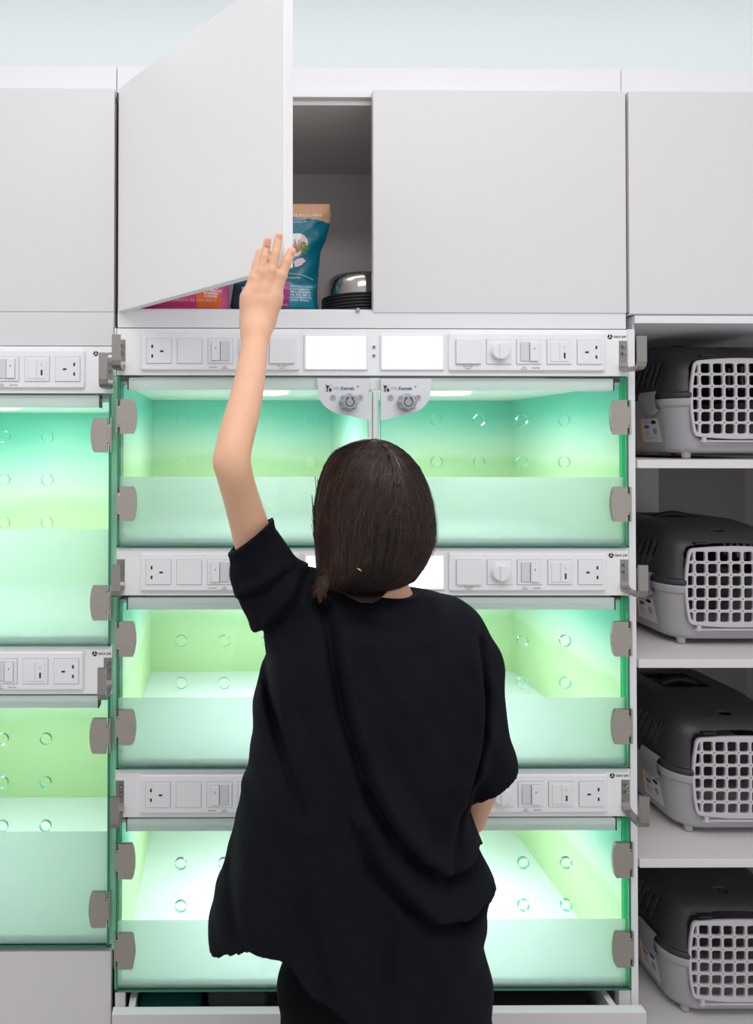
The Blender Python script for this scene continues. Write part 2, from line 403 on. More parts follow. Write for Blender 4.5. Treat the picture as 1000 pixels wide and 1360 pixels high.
def module(kind, cx, cz, y, par, mirror, ylow=None):
    w = .0246
    names = dict(socket='power_socket', blank='blanking_plate', switch='rocker_switch', dial='dimmer_dial', push='push_switch', usb='charging_port')
    b = B()
    b.box(cx-w-.0006, cx+w+.0006, y-.0004, y+.001, cz-w-.0006, cz+w+.0006, 'seam')
    b.box(cx-w, cx+w, y-.0022 if kind != 'push' else y-.006, y-.0003, cz-w, cz+w, 'module', .0006)
    o = b.build(names[kind], par); yf = y-.0022
    if kind == 'socket':
        s = -1 if mirror else 1
        for dx, dz, a, h in ((-.0055,-.0006,.0036,.0018), (.0135,.009,.0018,.0033), (.0135,-.0102,.0018,.0033)):
            B().box(cx+s*dx-a, cx+s*dx+a, yf-.0003, yf+.001, cz+dz-h, cz+dz+h, 'dark').build('pin_slot', o)
    if kind == 'switch':
        r = 1 if not mirror else -1
        bb = B().box(cx-.018, cx+.018, yf-.0004, yf, cz-.0195, cz+.019, 'seam'); bb.build('rocker_surround', o)
        B().box(cx+r*.001, cx+r*.0175, yf-.0045, yf, cz-.019, cz+.0185, 'module', .001).build('rocker', o)
        B().box(cx-r*.0175, cx-r*.0002, yf-.0018, yf, cz-.019, cz+.0185, 'rocker', .001).build('rocker', o)
        B().box(cx+r*.009-.0007, cx+r*.009+.0007, yf-.0049, yf-.0044, cz+.004, cz+.0075, 'dark').build('indicator_mark', o)
        t = B(); t.text('Heat Mat', cx+r*.0145, cz-.0335, ylow, .0042, 'dark', 'CENTER'); t.text('Light', cx-r*.0095, cz-.0318, ylow, .0038, 'dark', 'CENTER'); t.text('Dimmer', cx-r*.0095, cz-.0355, ylow, .0038, 'dark', 'CENTER'); t.build('caption', o)
    if kind == 'usb':
        B().box(cx-.018, cx-.0008, yf-.0015, yf, cz-.0195, cz+.0195, 'module', .0008).build('port_cover', o)
        B().box(cx+.0006, cx+.018, yf-.0015, yf, cz-.0195, cz+.0195, 'module', .0008).build('port_cover', o)
        B().box(cx+.008, cx+.0115, yf-.0019, yf, cz-.013, cz-.002, 'dark').build('port_slot', o)
        B().box(cx+.0075, cx+.0115, yf-.0018, yf, cz+.006, cz+.0115, 'rocker').build('port_marking', o)
    if kind == 'dial':
        n = 48; B().prism_round(cx, cz, yf-.013, yf, [.0172+.0003*(i%2) for i in range(n)], 'module').build('dial_knob', o)
        B().box(cx-.0035, cx+.0035, yf-.0165, yf-.012, cz-.0155, cz+.0155, 'module', .001).build('dial_grip', o)
    if kind == 'push':
        t = B(); t.text('PULL CORD', cx, cz-.031, ylow, .0036, 'dark', 'CENTER'); t.text('ALARM', cx, cz-.035, ylow, .0036, 'red', 'CENTER'); t.build('caption', o)
def panel(x0, x1, zt, zb, label, ddx=0.0, hook_left=True):
    t = thing('control_panel', ((x0+x1)/2, 0, zb), label, 'control panel', 'kennel control panels')
    B().box(x0, x1, 0, .03, zb, zt, 'panel', .001).build('fascia', t)
    cz = zt-.0465
    px = BW/(833.4-155.0)
    def X(q): return x0+(q-155.0)*px
    lay = ([(187.5, 397)], [211.4, 251.7, 292, 332.5, 373]), ([(594, 801.7)], [619, 659.6, 699.4, 739.6, 779.6])
    kinds = (['socket','blank','switch','dial','push'], ['push','dial','switch','usb','socket'])
    for s in (0, 1):
        a, c2 = lay[s][0][0]; d = ddx*(1 if s else -1)
        b = B(); b.box(X(a)+d, X(c2)+d, -.0085, -.0003, cz-.0385, cz+.0385, 'plate', .0065, 4); b.build('outlet_frame', t)
        for k, q in zip(kinds[s], lay[s][1]): module(k, X(q)+d, cz, -.0085, t, s == 0, -.0088)
    for a, c2 in ((402.5, 487.3), (503.5, 589)):
        B().box(X(a), X(c2), -.0045, -.0003, cz-.0375, cz+.0345, 'lampf', .003).build('lamp_bezel', t)
        B().box(X(a)+.005, X(c2)-.005, -.0058, -.0045, cz-.0335, cz+.0305, 'lamp', .0006).build('lamp_diffuser', t)
    for z in (cz+.010, cz-.0075):
        b = B(); b.cyl(X(495.5), -.0025, -.0002, z, .0034, 'screw', 16); b.cyl(X(495.5), -.0029, -.0024, z, .0017, 'dark', 6); b.build('screw', t)
    for s in (0, 1):
        xa = x0+.001 if s == 0 else x1-.0175
        b = B(); u_strip(b, xa, xa+.0165, zt-.0225, -.0005, 'steeld'); o = b.build('clipboard_hook', t)
        for z in (zt-.0345, zt-.0485):
            b = B(); b.cyl(xa+.0095, -.0085, -.0048, z, .0032, 'screw', 16); b.cyl(xa+.0095, -.0089, -.0084, z, .0016, 'dark', 6); b.build('screw', o)
    b = B(); logo(b, X(810), zt-.0145, -.0002, .0052); b.text('casco pet', X(814.5), zt-.0165, -.0004, .0092, 'navy', off=.0001, sx=.74); b.build('maker_logo', t)
    return t
panel(XL, XR, ZP[0][0], ZP[0][1], 'long white control panel with two lit lamps below the open wall cabinet')
panel(XL, XR, ZP[1][0], ZP[1][1], 'long white control panel passing behind the shoulders of the person')
panel(XL, XR, ZP[2][0], ZP[2][1], 'lowest of the three white control panels behind the person, at waist height')
panel(XLL, XRL, ZPL[0][0], ZPL[0][1], 'upper white control panel of the left bay, below the closed wall cabinet', ddx=-.0085)
panel(XLL, XRL, ZPL[1][0], ZPL[1][1], 'lower white control panel of the left bay, between its two kennels', ddx=-.0085)

# ---------------- kennels
def plate_holes(b, x0, x1, z0, z1, y0, y1, holes, r, mf, me, mh):
    c2 = r*1.25
    gx = sorted({x0, x1} | {round(h[0]+s*c2, 6) for h in holes for s in (-1,1)}); gz = sorted({z0, z1} | {round(h[1]+s*c2, 6) for h in holes for s in (-1,1)})
    for i in range(len(gx)-1):
        for j in range(len(gz)-1):
            a, e, f, g = gx[i], gx[i+1], gz[j], gz[j+1]
            hh = [h for h in holes if a < h[0] < e and f < h[1] < g]
            if not hh:
                b.add([(a,y0,f),(e,y0,f),(e,y0,g),(a,y0,g)], [[0,1,2,3]], mf); b.add([(a,y1,f),(e,y1,f),(e,y1,g),(a,y1,g)], [[3,2,1,0]], mf)
            else:
                hx_, hz_ = hh[0]; n = 8; cs = [(a,f),(e,f),(e,g),(a,g)]
                arc = [(hx_+r*math.cos(math.radians(225+90*k/n)), hz_+r*math.sin(math.radians(225+90*k/n))) for k in range(4*n+1)]
                for k in range(4):
                    poly = [cs[k], cs[(k+1)%4]]+[arc[q] for q in range((k+1)*n, k*n-1, -1)]
                    b.add([(p[0],y0,p[1]) for p in poly], [list(range(len(poly)))], mf)
                    b.add([(p[0],y1,p[1]) for p in poly], [list(range(len(poly)))[::-1]], mf)
                for k in range(4*n):
                    p, q = arc[k], arc[k+1]
                    b.add([(p[0],y0,p[1]),(q[0],y0,q[1]),(q[0],y1,q[1]),(p[0],y1,p[1])], [[0,1,2,3]], mh)
    for k_, ((a, f), (e, g)) in enumerate((((x0,z0),(x1,z0)), ((x1,z0),(x1,z1)), ((x1,z1),(x0,z1)), ((x0,z1),(x0,z0)))):
        b.add([(a,y0,f),(e,y0,g),(e,y1,g),(a,y1,f)], [[0,3,2,1]], mf if k_ == 2 else me)
def hinge(par, xo, zc, side):
    """side -1: knuckle at left, leaf to the right"""
    s = -side; h = .0345
    b = B()
    def X(d): return xo+s*d
    pts = [(X(.0095), zc-h), (X(.036), zc-h), (X(.0395), zc-h*.8), (X(.0425), zc-h*.3), (X(.0428), zc), (X(.0425), zc+h*.3), (X(.0395), zc+h*.8), (X(.036), zc+h), (X(.0095), zc+h)]
    b.prism(pts, -.0165, -.0085, 'steel')
    b.box(X(.003), X(.012), -.016, -.0088, zc-.0165, zc+.0165, 'steel', .0008)
    b.box(X(.0005), X(.0045), -.0145, -.0088, zc-h, zc+h, 'steel', .0008)
    b.box(X(.0038), X(.0098), -.013, -.0088, zc-.021, zc-.0165, 'screw', .0005); b.box(X(.0038), X(.0098), -.013, -.0088, zc+.0165, zc+.021, 'screw', .0005)
    b.build('glass_door_hinge', par)
def kennel(name, x0, x1, zt, zb, label, rows, frost, hinges, lit):
    t = thing(name, ((x0+x1)/2, .3, zb), label, 'kennel', 'glass fronted kennels')
    dep = .62; ti = .006; wx0, wx1 = x0+.012, x1-.010
    zf = zb+.010; zr = zt-.016
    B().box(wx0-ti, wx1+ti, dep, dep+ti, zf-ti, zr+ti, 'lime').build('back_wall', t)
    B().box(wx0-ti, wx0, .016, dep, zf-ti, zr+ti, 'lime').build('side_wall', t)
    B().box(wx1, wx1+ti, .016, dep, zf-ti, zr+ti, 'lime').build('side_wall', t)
    B().box(wx0, wx1, .010, dep, zf-ti, zf, 'tray').build('base_tray', t)
    B().box(wx0, wx1, .016, dep, zr, zr+ti, 'kroof').build('roof_panel', t)
    xm = (x0+x1)/2+.0008
    B().box(xm-.003, xm+.003, .030, dep, zf, zr, 'lime').build('divider', t)
    B().box(wx0, wx1, .006, .010, zb+.001, zb+.017, 'tray', .0008).build('tray_lip', t)
    # rail
    b = B(); b.box(x0+.0225, x1-.0275, .0015, .030, zt-.0275, zt-.0035, 'rail', .0015); ro = b.build('top_rail', t)
    b = B(); b.box(x0+.0215, x0+.024, .001, .028, zt-.0275, zt-.002, 'cdark'); b.box(x1-.029, x1-.0265, .001, .028, zt-.0275, zt-.002, 'cdark'); b.build('end_stop', ro)
    if x1 == XR: B().box(x1-.0125, x1-.0035, .0025, .0075, zb+.006, zt-.002, 'greflect').build('edge_reflection', t)  # added green strip, paints in the reflection in the glass edge
    for q in (.25, .755):
        cx = x0+q*(x1-x0)+(.055 if q < .5 else -.045)
        b = B(); b.lathe(cx, .23, [(.0001, zr-.007), (.046, zr-.007), (.050, zr-.004), (.052, zr)], 'led'); b.build('downlight', t)
        ld = bpy.data.lights.new('kennel_lamp', 'AREA'); ld.shape = 'DISK'; ld.size = .09; ld.energy = lit[0]; ld.color = lit[1]
        lo = bpy.data.objects.new('kennel_lamp', ld); COL.objects.link(lo); lo.location = (cx, .23, zr-.012)
    # doors
    px = BW/(833.4-155.0)
    for s in (0, 1):
        a, e = (x0+.003, x0+(487.5-155)*px) if s == 0 else (x0+(504.0-155)*px, x1-.0035)
        hs = [x0+(q-155)*px for q in ((241.5, 298, 354.3, 410.7) if s == 0 else (578, 634.4, 690.8, 747.2))]
        holes = [(hx_, zt-r) for hx_ in hs for r in rows]
        b = B(); plate_holes(b, a, e, zb+.002, zt-.002, -.008, 0, holes, .0112, 'glass', 'gedge', 'gedgel'); 
        oe = (a, a+.0042) if s == 0 else (e-.0042, e)
        b.box(oe[0], oe[1], -.0084, -.0078, zb+.002, zt-.002, 'gedge'); b.box(a, e, -.0084, -.0078, zb+.002, zb+.0052, 'gedge'); g = b.build('glass_door', t)
        B().box(a+.002, e-.001, .0004, .0010, zb+.004, zt-frost, 'film').build('frosted_film', g)
        for hz in hinges: hinge(g, x0 if s == 0 else x1, zt-hz, -1 if s == 0 else 1)
        # lock plate
        X0, X1 = (x0+(419.5-155)*px, x0+(487.3-155)*px) if s == 0 else (x0+(503.3-155)*px, x0+(570.5-155)*px)
        sg = 1 if s == 0 else -1; xo, xi = (X0, X1) if s == 0 else (X1, X0); wd = abs(X1-X0)
        zt2 = zt-.0055; H = .084
        pts = [(xi, zt2), (xo, zt2), (xo+sg*.001, zt2-.018)]
        for k in range(9):
            u = k/8*PI/2; pts.append((xo+sg*(.002+(wd*.62)*(1-math.cos(u))), zt2-.026-(H-.036)*math.sin(u)))
        pts += [(xo+sg*wd*.8, zt2-H+.005), (xi, zt2-H)]
        b = B(); b.prism(pts, -.0115, -.0086, 'lock'); lp = b.build('lock_plate', t)
        kx = x0+((460 if s == 0 else 536)-155)*px; kz = zt2-.048
        n = 64; b = B(); b.prism_round(kx, kz, -.036, -.0118, [.0172+.0013*math.cos(8*2*PI*i/n) for i in range(n)], 'knob')
        b.prism_round(kx, kz, -.0372, -.0358, [.0125]*32, 'knob'); b.build('turn_knob', lp)
        b = B(); pr = []
        for i in range(17):
            aa = math.radians(120+300*i/16); pr.append((kx+.0082*math.cos(aa), -.0375, kz+.0082*math.sin(aa)))
        b.tube(pr, .0008, 'ink', 6)
        for q in (-1, 1):
            ax_, az_ = kx+q*.0042, kz+.0078
            b.prism([(ax_-q*.002, az_+.0020), (ax_+q*.0026, az_+.0012), (ax_+q*.0002, az_-.0026)], -.0382, -.0372, 'ink')
        b.build('rotation_arrow', lp)
        for q in (-20, 16.3):
            sx_ = kx+q*px; b = B(); b.cyl(sx_, -.0135, -.0114, zt2-.0375, .0058, 'screw', 20); b.cyl(sx_, -.0140, -.0134, zt2-.0375, .0026, 'steeld', 6); b.build('screw', lp)
        b = B(); ex = kx-25.5*px; ez = zt2-.0195
        for (u0, u1, v0, v1) in ((-.0065, -.0060, -.0065, .0068), (.0058, .0063, -.0065, .0068), (-.0065, .0063, .0063, .0068), (-.0065, .0063, -.0068, -.0063)):
            b.box(ex+u0, ex+u1, -.0118, -.0114, ez+v0, ez+v1, 'seam')
        b.prism([(ex-.0055, ez+.0072), (ex-.003, ez+.0055), (ex+.0002, ez+.0052), (ex+.0022, ez+.0022), (ex-.0005, ez+.002), (ex-.0018, ez-.002), (ex-.001, ez-.0068), (ex-.0034, ez-.0068), (ex-.0038, ez-.001), (ex-.0046, ez+.003)], -.0121, -.0114, 'ink')
        b.prism([(ex+.001, ez-.0005), (ex+.0034, ez+.0008), (ex+.0052, ez-.0018), (ex+.006, ez-.005), (ex+.0035, ez-.0068), (ex+.0015, ez-.0052), (ex+.0004, ez-.003)], -.0121, -.0114, 'ink')
        b.build('pet_emblem', lp)
        b = B(); b.text('WELL', ex+.0085, ez-.0034, -.0118, .0092, 'seam', sx=.78); b.text('Kennels', ex+.0252, ez-.0034, -.0118, .0104, 'navy', sx=.78, off=.00018)
        b.text('+', ex+.0562, ez+.0006, -.0118, .008, 'green', off=.0003); b.build('lettering', lp)
    b = B(); b.box(x0+(489.3-155)*px, x0+(493.8-155)*px, .004, .010, zb+.004, zt-.030, 'rail', .001); b.box(x0+(494.2-155)*px, x0+(501.5-155)*px, -.002, .012, zb+.004, zt-.030, 'mull', .0025)
    b.build('centre_mullion', t)
    return t
L1 = (1.6, (1,.95,.99)); L2 = (1.85, (1,.95,.995)); L3 = (1.9, (1,.955,1)); LL = (3.0, (1,.945,1))
kr = (.088, .172)
kennel('kennel', XL, XR, KZ[0][0], KZ[0][1], 'lit glass kennel with green printed walls at the height of the head of the person', kr, .2025, (.082, .256), L1)
kennel('kennel', XL, XR, KZ[1][0], KZ[1][1], 'middle glass kennel behind the back of the person, floor glowing white', kr, .2025, (.082, .256), L2)
kennel('kennel', XL, XR, KZ[2][0], KZ[2][1], 'lowest centre glass kennel with a bright white floor above the open drawer', kr, .2025, (.078, .254), L3)
kl = (.0865, .1725, .2585)
kennel('kennel', XLL, XRL, KZL[0][0], KZL[0][1], 'tall upper glass kennel of the left bay, glowing white', kl, .272, (.083, .416), LL)
kennel('kennel', XLL, XRL, KZL[1][0], KZL[1][1], 'tall lower glass kennel of the left bay, above the closed drawer', kl, .272, (.077, .418), L2)

# ---------------- bay carcass panels
zdl0 = W(60, 1262.5).z
def bay(x0, x1, label, right_panel):
    t = thing('kennel_cabinet_frame', ((x0+x1)/2, .3, 0), label, 'cabinet frame')
    top = ZP[0][0]+.001
    B().box(x0-.0012, x0+.0012, .0315, .64, 0, top, 'carc').build('side_panel', t)
    xa0 = XRL+.0008 if right_panel else x0-.004
    if right_panel:
        B().box(xa0, x0-.0015, .002, .030, KZ[0][0], top, 'carc').build('front_fillet', t)
        B().box(XRL+.0005, x0-.0005, .0022, .0055, zdl0, KZ[0][0]-.001, 'gap_glow').build('gap_glow_strip', t)  # added strips, pale green glow between the bays put into their colour
        for q_ in KZ: B().box(x0-.0003, x0+.0062, .0022, .0055, q_[1]+.001, q_[0]-.001, 'gap_glow').build('gap_glow_strip', t)
        for q_ in KZL: B().box(XRL-.0072, XRL+.0003, .0022, .0055, q_[1]+.001, q_[0]-.001, 'gap_glow').build('gap_glow_strip', t)
        for a_, b_ in ((x0+.001, W(166, 1330).x), (W(823, 1330).x, x1)): B().box(a_, b_, .002, .02, .10, KZ[2][1]-.0055, 'carc').build('front_jamb', t)
        B().box(x0+.001, x1-.001, .001, .60, KZ[2][1]-.0050, KZ[2][1]-.0005, 'steeld').build('runner_plate', t)
    if right_panel: B().box(x1+.0006, x1+.0150, 0.0, .66, 0, top, 'carc', .001).build('side_panel', t)
    B().box(x0+.0015, x1, .645, .655, 0, top, 'carc').build('back_panel', t)
    B().box(x0+.0015, x1, .07, .085, 0, .09, 'carc').build('plinth', t)
    return t
bay(XL, XR, 'white frame panels of the centre kennel bay, beside the carrier shelves', True)
bay(XLL, XRL, 'white frame panels of the left kennel bay, left of the person', False)
solo('filler_panel', B().box(XLL, XRL-.0005, .0, .0022, ZPL[0][0]+.0012, ZDB-.0022, 'door', .0008), ((XLL+XRL)/2, .001, ZPL[0][0]+.0012), 'plain white filler strip between the left wall cabinet and left control panel', 'panel')

# ---------------- drawers
zdl = W(60, 1262.5).z
t = thing('drawer', ((XLL+XRL)/2, .2, .1), 'closed grey-white drawer under the left kennels', 'drawer', 'kennel bay drawers')
B().box(XLL+.001, W(148, 1300).x, -.004, .016, .095, zdl, 'drw', .0015).build('drawer_front', t)
B().box(XLL+.02, XRL-.02, .017, .5, .12, zdl-.05, 'carc').build('drawer_box', t)
YD = -.046
a = W(148.6, 1347.5, YD); e = W(858.7, 1345.5, YD); zd = a.z
t = thing('drawer', ((a.x+e.x)/2, .2, .1), 'wide white drawer pulled slightly open below the centre kennels', 'drawer', 'kennel bay drawers')
b = B(); b.box(a.x, e.x, YD, YD+.020, .095, zd, 'drw', .001); b.box(a.x, e.x, YD+.0006, YD+.0196, zd-.0004, zd+.0004, 'drwt'); b.build('drawer_front', t)
zs = zd-.004
xa_, xb_ = W(181, 1330, 0).x, W(803, 1330, 0).x
b = B(); b.box(xa_-.013, xa_, YD+.0205, .46, .13, zs, 'rail', .001); b.build('drawer_side', t)
b = B(); b.box(xb_, xb_+.013, YD+.0205, .46, .13, zs, 'rail', .001); b.build('drawer_side', t)
B().box(xa_, xb_, YD+.0205, .46, .13, .142, 'carc').build('drawer_bottom', t)
B().box(xa_, xb_, .45, .46, .142, zs, 'carc').build('drawer_back', t)
def towel(x0, x1, y0, y1, z0, z1, m, label, n=4):
    b = B(); h = (z1-z0)/n
    for i in range(n):
        j = random.uniform(-.003, .003)
        bm = bmesh.new(); bmesh.ops.create_cube(bm, size=1)
        for v in bm.verts: v.co = ((x0+x1)/2+v.co.x*(x1-x0-.004*abs(j)*100)+j, (y0+y1)/2+v.co.y*(y1-y0)+j, z0+h*(i+.5)+v.co.z*h*.98)
        bmesh.ops.bevel(bm, geom=bm.edges[:], offset=h*.45, segments=4, affect='EDGES', profile=.5)
        b.addbm(bm, m, True)
    solo('folded_towel', b, ((x0+x1)/2, (y0+y1)/2, z0), label, 'towel')
towel(W(190, 1330, .1).x, W(272, 1330, .1).x, .02, .30, .142, zs-.012, 'towt', 'folded dark teal towel at the left end of the open drawer', 9)
towel(W(275, 1330, .1).x, W(352, 1330, .1).x, .02, .30, .142, zs-.010, 'towg', 'folded grey towel next to the teal towel in the open drawer', 9)
towel(W(600, 1330, .1).x, W(764, 1330, .1).x, .02, .32, .142, zs-.012, 'towb', 'folded black blanket at the right end of the open drawer', 7)

# ---------------- shelving unit with pet carriers
SX0 = XR+.0155; SX1 = SX0+.62
t = thing('shelving_unit', ((SX0+SX1)/2, .3, 0), 'tall white shelving unit with grey interior holding pet carriers', 'shelving unit')
ztop = W(920, 417.8).z; ztb = W(920, 429.5).z
B().box(SX0, SX1, 0, .60, ztb, ztop-.002, 'carc', .001).build('top_board', t)
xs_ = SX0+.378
B().box(SX0, xs_, .597, .60, 0, ztb, 'shelfin_lit').build('back_panel', t)  # left piece lighter: brighter light on the back painted into its grey
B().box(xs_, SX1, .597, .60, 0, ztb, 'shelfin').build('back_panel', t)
B().box(SX1, SX1+.016, 0, .60, 0, ztop-.002, 'carc').build('side_panel', t)
B().box(SX0, SX0+.003, .01, .597, 0, ztb, 'shelfin_lit').build('inner_lining', t)
SH = []
for y0, y1 in ((611, 622), (875.7, 887.2), (1141, 1152.5), (1405, 1416)):
    z1 = W(930, y0).z; z0 = W(930, y1).z; SH.append(z1)
    B().box(SX0+.0035, SX1, 0, .595, z0, z1, 'shelf', .001).build('shelf', t)

def rr2(X, Y, a, l, r):
    qx = np.abs(X)-(a-r); qy = np.abs(Y)-(l-r)
    return np.sqrt(np.maximum(qx,0)**2+np.maximum(qy,0)**2)+np.minimum(np.maximum(qx,qy),0)-r
def smax(a, b, k):
    h = np.clip(.5-.5*(b-a)/k, 0, 1); return b*(1-h)+a*h+k*h*(1-h)
def carrier(xc, yf, z, label):
    t = thing('pet_carrier', (xc, yf+.23, z), label, 'pet carrier', 'pet carriers on the shelves')
    h = .003; L = .23
    xs = axis(-.160, .162, h); ys = axis(-.02, .48, h)
    def finish(Fd, zs, m, name):
        f = Field(xs, ys, zs); f.F = Fd.astype(np.float32); b = f.mesh(m)
        b.v = [(v[0]+xc, v[1]+yf, v[2]+z) for v in b.v]; return b.build(name, t)
    def door_cut(X, Y, Z):
        wv = .104-.012*((Z-.128)/.088)**2
        return np.maximum(smax(np.abs(X)-wv, np.abs(Z-.1285)-.0885+.007*(X/.1)**2, .014), Y-.05)
    zs = axis(-.003, .140, h); X, Y, Z = xs[:,None,None], ys[None,:,None], zs[None,None,:]
    a = .126+.017*np.clip((Z-.012)/.115, 0, 1)**.8; l = .216+.012*np.clip((Z-.012)/.115, 0, 1)
    out = smax(rr2(X, Y-L, a, l, .052), .012-Z, .014); out = np.maximum(out, Z-.130)
    band = np.maximum(np.maximum(rr2(X, Y-L, a+.004, l+.004, .055), .113-Z), Z-.130); out = np.minimum(out, band)
    inn = np.maximum(rr2(X, Y-L, a-.006, l-.006, .046), .020-Z)
    d = np.maximum(np.maximum(out, -inn), -door_cut(X, Y, Z))
    for sx in (-1, 1):
        for yy in (.035, .42):
            ft = np.maximum(np.sqrt((X-sx*.098)**2+(Y-yy)**2)-.009, np.maximum(-Z, Z-.018)); d = np.minimum(d, ft)
    finish(d, zs, 'cbase', 'carrier_base')
    zs = axis(.126, .275, h); Z = zs[None,None,:]
    u = np.clip((Z-.131)/.10, 0, 1); a = .141-.020*u; yc = L+.004*u; l = .229-.018*u
    zt = np.interp(ys, [0, .03, .10, .17, .34, .42, .46], [.228, .236, .250, .258, .256, .240, .226])[None,:,None]
    out = smax(rr2(X, Y-yc, a, l, .05), (Z-zt), .035)
    inn = smax(rr2(X, Y-yc, a-.006, l-.006, .044), (Z-zt+.006), .035)
    d = np.maximum(np.maximum(out, -inn), .1305-Z); d = np.minimum(d, np.maximum(np.maximum(rr2(X, Y-L, .146, .233, .055), -rr2(X, Y-L, .135, .223, .05)), np.maximum(.1305-Z, Z-.143)))
    d = np.maximum(d, -door_cut(X, Y, Z))
    for i in range(7):
        yy = .088+i*.024-(Z-.19)*.30
        sl = np.maximum(np.maximum(np.abs(Y-yy)-.0052, np.abs(Z-.188)-.026), .085-np.abs(X)); d = np.maximum(d, -sl)
    rec = np.maximum(np.maximum(np.abs(X)-.012, np.abs(Y-.062)-.009), .2345-Z); d = np.maximum(d, -rec)
    rec = np.maximum(np.maximum(np.abs(X)-.055, np.abs(Y-.255)-.060), .2500-Z); d = np.maximum(d, -rec)
    finish(d, zs, 'ctop', 'carrier_lid')
    pts = []
    for i in range(15):
        u = i/14; pts.append((xc-.045+.09*u, yf+.235+.0*u, z+.252+.010*math.sin(PI*u)))
    b = B(); b.tube(pts, .0075, 'cdark', 10); b.tube([(xc-.045, yf+.235, z+.252), (xc-.045, yf+.27, z+.248)], .0075, 'cdark', 10); b.tube([(xc+.045, yf+.235, z+.252), (xc+.045, yf+.27, z+.248)], .0075, 'cdark', 10); b.build('carry_handle', t)
    # recess liner + hinge slots over gate
    for sx in (-1, 1): B().box(xc+sx*.072-.014, xc+sx*.072+.014, yf-.001, yf+.012, z+.2185, z+.2225, 'cdark', .001).build('gate_pin', t)
    # gate: plate with rounded windows
    hx_ = .0011; gx = np.arange(-.116, .1165, hx_).astype(np.float32); gz = np.arange(.034, .226, hx_).astype(np.float32); gy = np.arange(-.008, .0125, .0013).astype(np.float32)
    X, Y, Z = gx[:,None,None], gy[None,:,None], gz[None,None,:]
    hw = .108-.0125*((Z-.128)/.088)**2; zc = .1285
    zr_ = .0865-.006*(X/.1)**2
    d = smax(np.abs(X)-hw, np.abs(Z-zc)-zr_, .010)
    cut = np.full(np.broadcast(X, Z).shape, 9.)
    P = .02515
    for i in range(-4, 5):
        for j in range(6):
            qx = np.abs(X-i*P)-.0098+.0042; qz = np.abs(Z-(zc-2.5*.0258+j*.0258))-.0101+.0042
            cut = np.minimum(cut, np.sqrt(np.maximum(qx,0)**2+np.maximum(qz,0)**2)+np.minimum(np.maximum(qx,qz),0)-.0042)
    for i in range(-4, 4):
        for j in range(5): cut = np.minimum(cut, np.sqrt((X-(i+.5)*P)**2+(Z-(zc-2*.0258+j*.0258))**2)-.0016)
    inner = smax(np.abs(X)-hw, np.abs(Z-zc)-zr_, .010)+.0055
    cut = np.maximum(cut, inner)
    yb = .005*(X/.11)**2+.003*((Z-zc)/.09)**2
    d = np.maximum(np.maximum(d, -cut), np.abs(Y-.001-yb)-.0035)
    f = Field(gx, gy, gz); f.F = d.astype(np.float32); b = f.mesh('cgrid'); b.v = [(v[0]+xc, v[1]+yf-.002, v[2]+z) for v in b.v]; g = b.build('gate', t)
    b = B(); b.tube([(xc-.088, yf, z+.0375), (xc+.088, yf, z+.0375)], .0022, 'cgrid', 8); b.box(xc-.084, xc-.076, yf-.003, yf+.004, z+.035, z+.046, 'cgrid', .001); b.box(xc+.076, xc+.084, yf-.003, yf+.004, z+.035, z+.046, 'cgrid', .001); b.build('gate_lower_rod', g)
    # side latches
    for sx in (-1, 1):
        prof = [(.1425, .098), (.1475, .094), (.1515, .100), (.1535, .125), (.1535, .140), (.1500, .147), (.1455, .148)]
        b = B(); vs = []; n = len(prof)
        ys_ = [.055, .062, .075, .09, .105, .118, .125]
        for q, yy in enumerate(ys_):
            k = min(q, len(ys_)-1-q)
            for i, (px_, pz) in enumerate(prof):
                lo = .012*(1-min(1, k/2.)) if i < 3 else 0
                vs.append((xc+sx*(px_), yf+yy, z+pz+lo))
        fs = []
        for q in range(len(ys_)-1):
            for i in range(n-1): fs.append([q*n+i, (q+1)*n+i, (q+1)*n+i+1, q*n+i+1][::sx])
        b.add(vs, fs, 'clatch', True); b.build('side_latch', t)
    # label on the left side, follows the flared wall
    def sidep(yl, zl, off): return (xc-(.126+.017*max(0,(zl-.012)/.115)**.8)-off, yf+yl, z+zl)
    b = B()
    b.add([sidep(.064,.035,.0008), sidep(.150,.035,.0008), sidep(.150,.088,.0008), sidep(.072,.088,.0008)], [[0,3,2,1]], 'label')
    b.add([sidep(.142,.035,.0011), sidep(.150,.035,.0011), sidep(.150,.088,.0011), sidep(.142,.088,.0011)], [[0,3,2,1]], 'orange')
    for k in range(9):
        yy = .130-k*.0022; b.add([sidep(yy,.066,.0012), sidep(yy-.0012,.066,.0012), sidep(yy-.0012,.074,.0012), sidep(yy,.074,.0012)], [[0,1,2,3]], 'dark')
    for zz_, n in ((.082,.03),(.078,.045),(.058,.02),(.054,.028),(.050,.022),(.044,.050)):
        b.add([sidep(.134,zz_,.0012), sidep(.134-n,zz_,.0012), sidep(.134-n,zz_+.0012,.0012), sidep(.134,zz_+.0012,.0012)], [[0,1,2,3]], 'seam')
    b.add([sidep(.090+.010*math.cos(q*PI/8), .080+.0045*math.sin(q*PI/8), .0013) for q in range(16)], [list(range(16))], 'ink')
    b.add([sidep(.088+.009*math.cos(q*PI/4), .060+.008*math.sin(q*PI/4), .0013) for q in range(8)], [list(range(8))], 'seam')
    b.build('product_label', t)['label'] = 'white product sticker with orange edge'
    return t
xcc = W(985, 530, .08).x
c1 = carrier(xcc, .082, SH[0]+.0005, 'grey and charcoal pet carrier on the highest shelf')
def place(dx, dy, z, label):
    c_ = copytree(c1, (dx, dy, z-SH[0])); c_['label'] = label; return c_
place(-.010, .006, SH[1], 'grey and charcoal pet carrier on the second shelf from the top')
place(-.003, -.004, SH[2], 'grey and charcoal pet carrier on the third shelf, nearest the lowest clipboard hook')
